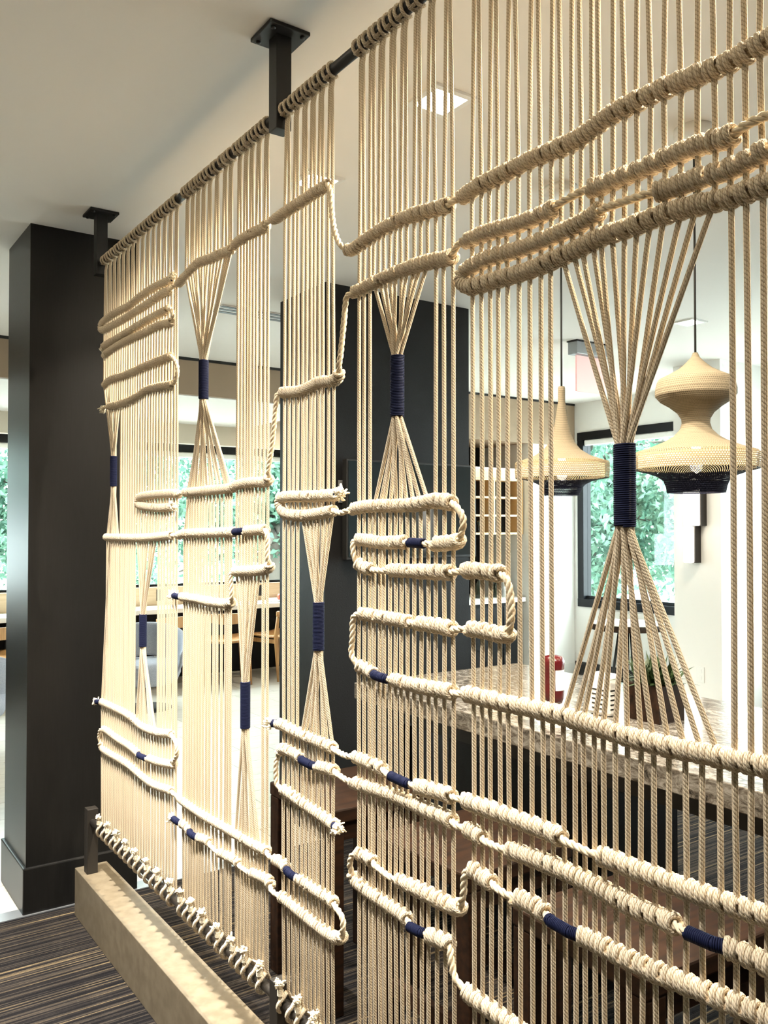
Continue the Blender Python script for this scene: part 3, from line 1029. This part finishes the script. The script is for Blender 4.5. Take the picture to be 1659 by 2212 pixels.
def bar_stool():
    t = thing('bar_stool', '', 'bar stool', (0, 0, 0), 'walnut stools along the counter')
    MB().box((-0.20, -0.20, 0.60), (0.20, 0.20, 0.645)).build('seat', M['walnut'], t, smooth=False, bevel=0.006)
    for sx in (-1, 1):
        for sy in (-1, 1):
            MB().box((sx * 0.17 - 0.028, sy * 0.17 - 0.028, 0), (sx * 0.17 + 0.028, sy * 0.17 + 0.028, 0.60)).build('leg', M['walnut'], t, smooth=False, bevel=0.004)
    for sx in (-1, 1):
        MB().box((sx * 0.17 - 0.012, -0.145, 0.20), (sx * 0.17 + 0.012, 0.145, 0.245)).build('stretcher', M['walnut'], t, smooth=False)
    for sy in (-1, 1):
        MB().box((-0.145, sy * 0.17 - 0.012, 0.54), (0.145, sy * 0.17 + 0.012, 0.598)).build('rail', M['walnut'], t, smooth=False)
    return t


st = bar_stool()
st.location = (1.60, 2.52, 0)
st['label'] = 'dark walnut stool at the far end of the granite counter'
dup(st, (1.62, 1.90, 0), 0.06, 'second dark walnut stool from the far end of the granite counter')
dup(st, (1.60, 1.30, 0), -0.04, 'third dark walnut stool from the far end of the granite counter')
dup(st, (1.62, 0.72, 0), 0.05, 'nearest dark walnut stool, behind the lower right ropes')


def at_counter(x, y):
    return on(x, y, 2, CT)


# ketchup bottle
p = at_counter(1196, 1545)
kt = thing('ketchup_bottle', 'red upside-down squeeze bottle with white label on the granite counter', 'bottle', (p[0], p[1], CT))
kx, ky = p[0], p[1]
MB().lathe([(0.028, 0), (0.030, 0.004), (0.030, 0.034), (0.027, 0.04)], (kx, ky, CT), 20).build('cap', M['plastic_w'], kt)
MB().lathe([(0.027, 0.041), (0.034, 0.06), (0.036, 0.085), (0.031, 0.115), (0.034, 0.15), (0.036, 0.175), (0.030, 0.19), (0.012, 0.195)], (kx, ky, CT), 24).build('body', M['red'], kt)
lb = MB()
lv, lf = [], []
for j, q in enumerate(np.linspace(-2.2, -0.2, 9)):
    for zz, rr in ((0.085, 0.0368), (0.115, 0.0325), (0.15, 0.0349)):
        lv.append((kx + rr * math.cos(q), ky + rr * math.sin(q), CT + zz))
for j in range(8):
    for k in range(2):
        lf.append((j * 3 + k, (j + 1) * 3 + k, (j + 1) * 3 + k + 1, j * 3 + k + 1))
lb.add(lv, lf)
lb.build('label', M['plastic_w'], kt)

# white caddy with printed lines
p = at_counter(1304, 1543)
cd = thing('condiment_caddy', 'white card holder printed with short black lines on the counter', 'card holder', (p[0], p[1], CT))
cdx, cdy = p[0], p[1]
MB().box((cdx - 0.03, cdy - 0.045, CT), (cdx + 0.03, cdy + 0.045, CT + 0.135)).build('holder', M['plastic_w'], cd, smooth=False, bevel=0.012)
for k in range(5):
    MB().box((cdx - 0.0312, cdy - 0.03, CT + 0.022 + k * 0.015), (cdx - 0.0302, cdy + 0.022, CT + 0.026 + k * 0.015)).build('printed_line', M['black'], cd, smooth=False)
    MB().box((cdx - 0.02, cdy - 0.0462, CT + 0.022 + k * 0.015), (cdx + 0.018, cdy - 0.0452, CT + 0.026 + k * 0.015)).build('printed_line', M['black'], cd, smooth=False)

# plant in wooden box
p = at_counter(1416, 1553)
pt = thing('potted_plant', 'dark green grassy plant in a square walnut box on the counter', 'plant', (p[0], p[1], CT))
pxx, pyy = p[0], p[1]
for sx, sy, lo, hi in ((0, 0, (-0.062, -0.062), (0.062, -0.05)), (0, 0, (-0.062, 0.05), (0.062, 0.062)), (0, 0, (-0.062, -0.05), (-0.05, 0.05)), (0, 0, (0.05, -0.05), (0.062, 0.05))):
    MB().box((pxx + lo[0], pyy + lo[1], CT), (pxx + hi[0], pyy + hi[1], CT + 0.115)).build('box_side', M['walnut'], pt, smooth=False)
MB().box((pxx - 0.05, pyy - 0.05, CT), (pxx + 0.05, pyy + 0.05, CT + 0.10)).build('soil', M['bark'], pt, smooth=False)
lb = MB()
for k in range(240):
    q = random.uniform(0, 6.28)
    el = random.uniform(0.3, 1.45)
    l = random.uniform(0.06, 0.13)
    b = np.array([pxx + random.uniform(-0.045, 0.045), pyy + random.uniform(-0.045, 0.045), CT + 0.10])
    d1 = np.array([math.cos(q) * math.cos(el), math.sin(q) * math.cos(el), math.sin(el)])
    tip = b + d1 * l + np.array([0, 0, -0.25 * l * math.cos(el)])
    mid = b + d1 * l * 0.55
    sd_ = np.array([-math.sin(q), math.cos(q), 0]) * 0.0065
    lb.add([b - sd_ * 0.4, b + sd_ * 0.4, mid + sd_, tip, mid - sd_], [(0, 1, 2, 4), (4, 2, 3)])
fo = lb.build('foliage', M['leaf2'], pt)
fo['kind'] = 'stuff'

# small high table by the right window
th = thing('pub_table', 'small wooden-edged high table with black legs under the right window', 'table', (5.84, 4.83, 0))
MB().lathe([(0.30, 0.68), (0.305, 0.685), (0.305, 0.725), (0.30, 0.73)], (5.84, 4.83, 0), 32).build('top', M['walnut'], th)
MB().lathe([(0.30, 0.7305), (0.30, 0.734)], (5.84, 4.83, 0), 32).build('inlay', M['desk'], th)
for dx, dy in ((-0.10, 0.06), (-0.02, -0.16), (0.10, 0.08), (0.04, -0.02)):
    MB().sweep([(5.84 + dx * 0.6, 4.83 + dy * 0.6, 0.68), (5.84 + dx * 1.5, 4.83 + dy * 1.5, 0.0)], 0.012, 8).build('leg', M['black'], th)

# ================================================================ pendants
def pendant(x, y, ztop, prof, s, label, bulbz, liner):
    """prof rows: (px radius, px down, material)"""
    t = thing('pendant_lamp', label, 'pendant lamp', (x, y, ztop))
    MB().sweep([(x, y, CEIL), (x, y, ztop - 0.02)], 0.0035, 8).build('cable', M['cablack'], t)
    MB().lathe([(0.055, CEIL - 0.025), (0.06, CEIL - 0.02), (0.06, CEIL)], (x, y, 0), 24).build('ceiling_rose', M['plastic_w'], t)
    for nm, key, rows in prof:
        P = []
        for a, b in zip(rows[:-1], rows[1:]):
            for k in range(4):
                P.append((a[0] + (b[0] - a[0]) * k / 4, a[1] + (b[1] - a[1]) * k / 4))
        P.append(rows[-1])
        P = [(r * s, -d * s) for r, d in P]
        MB().lathe(P, (x, y, ztop), 64, cap=False).build(nm, M[key], t)
    MB().lathe([(0.002, bulbz - 0.03), (0.016, bulbz - 0.02), (0.02, bulbz), (0.014, bulbz + 0.03), (0.012, bulbz + 0.07)], (x, y, 0), 16).build('bulb', M['bulb'], t)
    MB().lathe([(0.016, bulbz + 0.07), (0.016, bulbz + 0.12)], (x, y, 0), 12).build('socket', M['cablack'], t)
    MB().lathe([(liner[0] * s, -liner[1] * s), (liner[0] * s, -liner[2] * s)], (x, y, ztop), 48, cap=False).build('liner', M['liner'], t)
    l = bpy.data.lights.new('bulb_light', 'POINT')
    l.energy = 4
    l.color = (1.0, 0.78, 0.48)
    l.shadow_soft_size = 0.03
    lo = bpy.data.objects.new('bulb_light', l)
    col.objects.link(lo)
    lo.parent = t
    lo.location = (0, 0, bulbz - ztop - 0.02)


PX = 2.28
q = on(1213, 835, 0, PX)
s1 = (q @ F_ - C_ @ F_) / FPX
pendant(PX, q[1], q[2], [
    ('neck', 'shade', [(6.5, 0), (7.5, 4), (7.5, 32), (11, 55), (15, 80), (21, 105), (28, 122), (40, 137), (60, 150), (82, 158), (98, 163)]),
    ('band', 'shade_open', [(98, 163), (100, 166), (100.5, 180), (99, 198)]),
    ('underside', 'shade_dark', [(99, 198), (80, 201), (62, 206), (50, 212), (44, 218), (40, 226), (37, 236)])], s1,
    'tan and black crocheted pendant lamp with tall spire top, left of the pair', q[2] - 186 * s1, (90, 167, 197))
q = on(1502, 762, 0, PX)
s2 = (q @ F_ - C_ @ F_) / FPX
pendant(PX, q[1], q[2], [
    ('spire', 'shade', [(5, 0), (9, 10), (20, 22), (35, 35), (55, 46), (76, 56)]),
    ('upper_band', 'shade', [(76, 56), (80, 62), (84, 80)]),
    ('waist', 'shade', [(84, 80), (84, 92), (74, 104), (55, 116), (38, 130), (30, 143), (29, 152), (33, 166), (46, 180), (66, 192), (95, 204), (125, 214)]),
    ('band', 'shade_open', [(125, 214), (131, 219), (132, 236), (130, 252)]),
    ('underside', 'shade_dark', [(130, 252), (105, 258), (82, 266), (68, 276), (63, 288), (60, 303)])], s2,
    'tan and black crocheted pendant lamp with hourglass waist, right of the pair', q[2] - 240 * s2, (120, 219, 251))

# ================================================================ wall things
tv = thing('television', 'black flat television mounted on the charcoal wall', 'television', (2.68, 3.60, 1.62))
MB().box((2.262, 3.585, 1.372), (3.094, 3.625, 1.868)).build('bezel', M['black'], tv, smooth=False, bevel=0.003)
MB().box((2.272, 3.582, 1.386), (3.084, 3.5855, 1.858)).build('display', M['screen'], tv, smooth=False)
MB().box((2.50, 3.625, 1.45), (2.86, 3.68, 1.80)).build('wall_mount', M['black'], tv, smooth=False)
sw = thing('light_switch', 'grey light switch plate on the charcoal wall left of the television', 'light switch', (2.225, 3.676, 1.69))
a = on(738, 1062, 1, 3.68)
MB().box((a[0] - 0.022, 3.672, a[2] - 0.057), (a[0] + 0.022, 3.6795, a[2] + 0.057)).build('plate', M['grey'], sw, smooth=False, bevel=0.002)
MB().box((a[0] - 0.007, 3.668, a[2] - 0.02), (a[0] + 0.007, 3.672, a[2] + 0.02)).build('toggle', M['grey'], sw, smooth=False)

sc = thing('wall_sconce', 'bronze wall sconce with two staggered glowing tubes on the white pilaster', 'wall lamp', (5.50, 3.93, 1.27))
for a0, a1, z0, z1 in ((3.845, 3.965, 1.545, 1.90), (3.895, 3.965, 1.275, 1.543)):
    MB().box((5.46, a0, z0), (5.529, a1, z1)).build('back_box', M['bronze'], sc, smooth=False, bevel=0.002)
    MB().box((5.415, a0 + 0.006, z0 + 0.002), (5.459, a1 + 0.004, z1 - 0.002)).build('diffuser', M['sconce'], sc, smooth=False, bevel=0.008)


dup(sc, (XW - 0.03, -1.0, 1.27), 0, 'bronze wall sconce on the right wall, out of view opposite the television')


def outlet(name, loc, axis, label, m, w=0.07, h=0.115):
    t = thing(name, label, 'power outlet', loc)
    x, y, z = loc
    if axis == 'x':
        MB().box((x - 0.006, y - w / 2, z - h / 2), (x, y + w / 2, z + h / 2)).build('plate', m, t, smooth=False, bevel=0.002)
        for dz in (-0.025, 0.025):
            MB().box((x - 0.008, y - 0.014, z + dz - 0.014), (x - 0.006, y + 0.014, z + dz + 0.014)).build('socket', m, t, smooth=False)
    else:
        MB().box((x - w / 2, y - 0.006, z - h / 2), (x + w / 2, y, z + h / 2)).build('plate', m, t, smooth=False, bevel=0.002)
        for dz in (-0.025, 0.025):
            MB().box((x - 0.014, y - 0.008, z + dz - 0.012), (x + 0.014, y - 0.006, z + dz + 0.012)).build('socket', m, t, smooth=False)


a = on(1513, 1457, 0, 5.53)
outlet('power_outlet', (5.53, a[1], a[2]), 'x', 'white power outlet low on the white pilaster', M['plastic_w'])
a = on(345, 1290, 1, YW - 0.04)
outlet('power_outlet', (a[0], YW - 0.04, 0.85), 'y', 'black power outlet under the far window, behind the grey chair', M['black'])
a = on(562, 1284, 1, YW - 0.04)
outlet('power_outlet', (a[0], YW - 0.04, 0.85), 'y', 'black power outlet under the far window, left of the apples', M['black'])

# wine cubbies in the niche
cb = thing('cubby_shelf', 'maple cubby shelf with dark open squares and a lit top in the niche', 'shelf', (5.38, 6.3, 1.48))
x0, x1, z0, z1, yf, yb = 5.03, 5.74, 1.48, 1.98, 5.98, 6.16
nx, nz_ = 2, 3
for i in range(nx + 1):
    x = x0 + (x1 - x0) * i / nx
    MB().box((x - 0.009, yf, z0), (x + 0.009, yb, z1)).build('upright', M['maple'], cb, smooth=False)
for i in range(nz_ + 1):
    z = z0 + (z1 - z0) * i / nz_
    MB().box((x0 - 0.009, yf + 0.002, z - 0.009), (x1 + 0.009, yb, z + 0.009)).build('shelf_board', M['maple'], cb, smooth=False)
MB().box((x0, yb, z0), (x1, yb + 0.015, z1)).build('back_panel', M['charcoal'], cb, smooth=False)
MB().box((x0 - 0.009, yf, z1 + 0.01), (x1 + 0.009, yf + 0.02, z1 + 0.10)).build('fascia', M['maple'], cb, smooth=False)
MB().box((x0, yf - 0.03, z1 + 0.09), (x1, yf - 0.01, z1 + 0.105)).build('strip_light', M['strip'], cb, smooth=False)
for k in range(3):
    gx, gz = 5.12 + k * 0.07, 1.489
    gl = MB().lathe([(0.022, 0), (0.022, 0.003), (0.004, 0.006), (0.004, 0.055), (0.018, 0.068), (0.024, 0.09), (0.020, 0.115)], (gx, 6.06, gz), 14).build('wine_glass', M['bottle_glass'])
    tag(gl, 'small dark wine glass in the lowest open square of the cubby shelf, %s of three' % ('leftmost', 'middle', 'rightmost')[k], 'glass', 'glasses in the cubby shelf')
cs = thing('back_counter', 'dark cabinet with pale worktop below the cubby shelf', 'cabinet', (5.38, 6.25, 0))
MB().box((5.005, 5.95, 0.84), (5.75, 6.545, 0.88)).build('worktop', M['desk'], cs, smooth=False)
MB().box((5.01, 6.0, 0), (5.74, 6.54, 0.84)).build('body', M['charcoal'], cs, smooth=False)
for k in range(3):
    MB().box((5.03 + k * 0.235, 5.985, 0.06), (5.255 + k * 0.235, 6.0, 0.80)).build('door', M['charcoal'], cs, smooth=False)
for k, x in enumerate((5.62, 5.50, 5.30)):
    b_ = MB().lathe([(0.035, 0), (0.036, 0.005), (0.036, 0.13), (0.014, 0.17), (0.013, 0.22)], (x, 6.1, 0.88), 16).build('bottle', (M['plastic_w'], M['bottle_glass'], M['bottle_glass'])[k])
    tag(b_, ('white bottle on the pale worktop below the cubby shelf', 'dark glass bottle on the pale worktop, beside the white one', 'dark glass bottle on the pale worktop, furthest from the white one')[k], 'bottle', 'bottles on the back counter')

# ================================================================ window desk and chairs at the far wall
dk = thing('window_desk', 'long white desk top running under the far window', 'desk', (2.0, 8.35, 0))
MB().box((-0.8, 8.12, 0.70), (4.8, YW - 0.041, 0.745)).build('top', M['desk'], dk, smooth=False, bevel=0.003)
for x in (-0.7, 1.7, 4.7):
    MB().box((x - 0.02, 8.2, 0), (x + 0.02, 8.55, 0.70)).build('panel_leg', M['charcoal'], dk, smooth=False)

tr = thing('tray', 'white tray with a low rim on the window desk', 'tray', (4.5, 8.38, 0.745))
a = on(612, 1287, 1, 8.36)
MB().lathe([(0.14, 0.746), (0.16, 0.748), (0.175, 0.768), (0.17, 0.768), (0.155, 0.753), (0.0, 0.752)], (a[0], a[1], 0), 28).build('dish', M['plastic_w'], tr)
for k, (dx, lab) in enumerate(((-0.045, 'red apple on the white tray, the left one'), (0.045, 'red apple on the white tray, the right one'))):
    ap = thing('apple', lab, 'apple', (a[0] + dx, a[1] - 0.02, 0.753), 'apples on the window desk')
    prof = [(0.008, 0.004), (0.020, 0.0), (0.034, 0.014), (0.040, 0.036), (0.036, 0.058), (0.022, 0.070), (0.006, 0.064)]
    MB().lathe(prof, (a[0] + dx, a[1] - 0.02, 0.753), 20).build('fruit', M['apple'], ap)
    MB().sweep([(a[0] + dx, a[1] - 0.02, 0.753 + 0.064), (a[0] + dx + 0.006, a[1] - 0.02, 0.753 + 0.085)], 0.0018, 6).build('stem', M['bark'], ap)


def wood_chair():
    t = thing('wooden_chair', '', 'chair', (0, 0, 0), 'oak chairs at the window desk')
    # local: front is +y (towards the desk)
    v, f = [], []
    n = 9
    for i in range(n):
        for j in range(n):
            u, w_ = -1 + 2 * i / (n - 1), -1 + 2 * j / (n - 1)
            wx = 0.235 * (1 - 0.10 * (w_ < 0) * w_ * w_)
            v.append((u * wx, w_ * 0.22, 0.435 + 0.018 * u * u + 0.008 * w_))
    for i in range(n - 1):
        for j in range(n - 1):
            f.append((i * n + j, (i + 1) * n + j, (i + 1) * n + j + 1, i * n + j + 1))
    mb = MB()
    mb.add(v, f)
    o = mb.build('seat', M['oak'], t)
    so = o.modifiers.new('solid', 'SOLIDIFY')
    so.thickness = 0.022
    for sx in (-1, 1):
        MB().sweep([(sx * 0.20, 0.18, 0.44), (sx * 0.215, 0.20, 0.22), (sx * 0.225, 0.21, 0.0)], [0.019, 0.017, 0.011], 10).build('leg', M['oak'], t)
        MB().sweep([(sx * 0.225, -0.25, 0.70), (sx * 0.215, -0.20, 0.45), (sx * 0.22, -0.225, 0.20), (sx * 0.23, -0.25, 0.0)], [0.014, 0.021, 0.017, 0.011], 10).build('leg', M['oak'], t)
        MB().box((sx * 0.205 - 0.009, -0.19, 0.37), (sx * 0.205 + 0.009, 0.18, 0.41)).build('side_rail', M['oak'], t, smooth=False)
    a_ = np.linspace(-1, 1, 15)
    v, f = [], []
    for u in a_:
        yb_ = -0.24 - 0.065 * (1 - u * u)
        hh = 0.055 * (1 - 0.55 * abs(u) ** 3)
        for dy, dz in ((-0.009, -hh), (0.009, -hh), (0.009, hh * 0.9), (-0.009, hh * 0.9)):
            v.append((u * 0.245, yb_ + dy, 0.675 + dz - 0.02 * (1 - u * u)))
    for j in range(14):
        for k in range(4):
            k2 = (k + 1) % 4
            f.append((j * 4 + k, (j + 1) * 4 + k, (j + 1) * 4 + k2, j * 4 + k2))
    f += [(0, 1, 2, 3), (59, 58, 57, 56)]
    mb = MB()
    mb.add(v, f)
    mb.build('backrest', M['oak'], t, smooth=False, bevel=0.004)
    return t


wc = wood_chair()
a = on(345, 1480, 1, 8.02)
wc.location = (a[0], a[1], 0)
wc.rotation_euler = (0, 0, 0.35)
wc['label'] = 'oak chair with curved back at the window desk, behind the grey lounge chair'
a = on(482, 1480, 1, 8.02)
dup(wc, (a[0], a[1], 0), -0.25, 'oak chair with curved back in the middle of the window desk')
a = on(598, 1480, 1, 8.02)
dup(wc, (a[0], a[1], 0), 0.3, 'oak chair with curved back at the window desk near the apples')
dup(wc, (1.45, 8.02, 0), 0.1, 'oak chair with curved back at the window desk, left of the charcoal column')


def lounge_chair():
    t = thing('lounge_chair', '', 'lounge chair', (0, 0, 0), 'grey swivel lounge chairs')
    n, m = 25, 7
    v, f = [], []
    for layer, dr in ((0, 0.0), (1, -0.045)):
        for i in range(n):
            q = -2.05 + 4.1 * i / (n - 1)
            top = 0.70 - 0.24 * (abs(q) / 2.05) ** 2.2
            for j in range(m):
                u = j / (m - 1)
                zb = 0.42 - 0.20 * (abs(q) / 2.05) ** 1.6
                z = zb + (top - zb) * u
                r = (0.24 + 0.12 * math.sin(min(1, u * 1.2) * math.pi / 2)) + dr
                v.append((r * math.sin(q), -r * math.cos(q), z))
    H = n * m
    for i in range(n - 1):
        for j in range(m - 1):
            f.append((i * m + j, (i + 1) * m + j, (i + 1) * m + j + 1, i * m + j + 1))
            f.append((H + i * m + j, H + i * m + j + 1, H + (i + 1) * m + j + 1, H + (i + 1) * m + j))
        f.append((i * m + m - 1, (i + 1) * m + m - 1, H + (i + 1) * m + m - 1, H + i * m + m - 1))
        f.append((i * m, H + i * m, H + (i + 1) * m, (i + 1) * m))
    for j in range(m - 1):
        f.append((j, j + 1, H + j + 1, H + j))
        e = (n - 1) * m
        f.append((e + j, H + e + j, H + e + j + 1, e + j + 1))
    mb = MB()
    mb.add(v, f)
    mb.build('shell', M['greyfab'], t, subsurf=1)
    MB().lathe([(0.16, 0.20), (0.27, 0.23), (0.30, 0.30), (0.30, 0.36), (0.26, 0.40), (0.05, 0.415)], seg=28).build('seat_cushion', M['greyfab'], t)
    MB().lathe([(0.03, 0.02), (0.03, 0.21)], seg=14).build('pedestal', M['black'], t)
    MB().lathe([(0.23, 0.0), (0.23, 0.008), (0.05, 0.022)], seg=32).build('base_disc', M['black'], t)
    return t


lc = lounge_chair()
a = on(312, 1530, 2, 0)
lc.location = (a[0], a[1], 0)
lc.rotation_euler = (0, 0, 2.75)
lc['label'] = 'grey rounded lounge chair right of the charcoal column'
a = on(690, 1480, 1, 7.0)
dup(lc, (a[0], a[1], 0), 1.6, 'grey rounded lounge chair half hidden by the charcoal wall')
dup(lc, (1.02, 6.6, 0), -0.3, 'grey rounded lounge chair at the left edge, beyond the charcoal column')

# ================================================================ outdoors
gp = MB().box((-25, YW + 0.15, -0.6), (35, 40, -0.5))
gp.box((XW + 0.15, -25, -0.6), (35, YW + 0.15, -0.5))
struct(gp.build('ground_outside', M['bounce_ground'], smooth=False))  # out of sight; added pale as a bounce surface for the daylight


def tree(loc, h, crown, n, label, lean=0.0, leaf=0.10, tr_=0.16):
    t = thing('leafy_tree', label, 'tree', (loc[0], loc[1], -0.5), 'trees outside the windows')
    x, y = loc
    base = np.array([x, y, -0.5])
    top = np.array([x + lean, y, h])
    mb = MB().sweep([base, base * 0.5 + top * 0.5 + np.array([0.08, 0, 0]), top], [tr_, tr_ * 0.75, tr_ * 0.3], 10)
    mb.build('trunk', M['bark'], t)
    ends = []
    for k in range(9):
        q = random.uniform(0, 6.28)
        s = base + (top - base) * random.uniform(0.35, 0.95)
        e = s + np.array([math.cos(q) * crown[0] * 0.8, math.sin(q) * crown[1] * 0.8, random.uniform(-0.3, 1.0)])
        MB().sweep([s, (s + e) / 2 + np.array([0, 0, 0.15]), e], [tr_ * 0.35, tr_ * 0.2, 0.015], 7).build('branch', M['bark'], t)
        ends.append(e)
    cen = np.array([x, y, crown[3]])
    v, f = [], []
    ncl = 90
    cl = cen + rng.normal(0, 0.42, (ncl, 3)) * np.array([crown[0], crown[1], crown[2]])
    for k in range(n):
        c = cl[k % ncl] + rng.normal(0, 0.22, 3)
        c[2] = max(c[2], 0.0)
        a = rng.normal(0, 1, 3)
        a /= np.linalg.norm(a)
        b = np.cross(a, rng.normal(0, 1, 3))
        b /= np.linalg.norm(b)
        s = leaf * rng.uniform(0.6, 1.3)
        i = len(v)
        nrm = np.cross(a, b) * s * 0.18
        s *= 0.62
        v += [c - a * s, c + b * s * 0.55 + nrm, c + a * s, c - b * s * 0.55 + nrm]
        f += [(i, i + 1, i + 2), (i, i + 2, i + 3)]
    mb = MB()
    mb.add(v, f)
    fo = mb.build('foliage', M['leaf'], t, smooth=False)
    fo['kind'] = 'stuff'


tree((0.1, 13.0), 3.6, (1.7, 1.2, 1.5, 2.2), 11000, 'leafy tree outside the far window at the left edge')
tree((3.4, 13.6), 4.2, (2.2, 1.3, 2.0, 2.0), 16000, 'leafy tree outside the far window behind the left cord sections', leaf=0.10)
tree((6.14, 12.2), 3.9, (1.9, 1.2, 1.7, 2.4), 12000, 'leafy tree with a dark leaning trunk outside the far window', lean=0.5, tr_=0.27)
tree((10.4, 9.4), 4.2, (1.6, 1.9, 1.8, 1.8), 14000, 'leafy tree outside the right window, behind its left half', leaf=0.11)
tree((10.9, 6.3), 4.4, (1.6, 1.9, 1.8, 2.0), 14000, 'leafy tree with a slanting trunk outside the right window', lean=0.8, leaf=0.11)

for o in list(bpy.data.objects):
    if '_org' in o.keys():
        del o['_org']
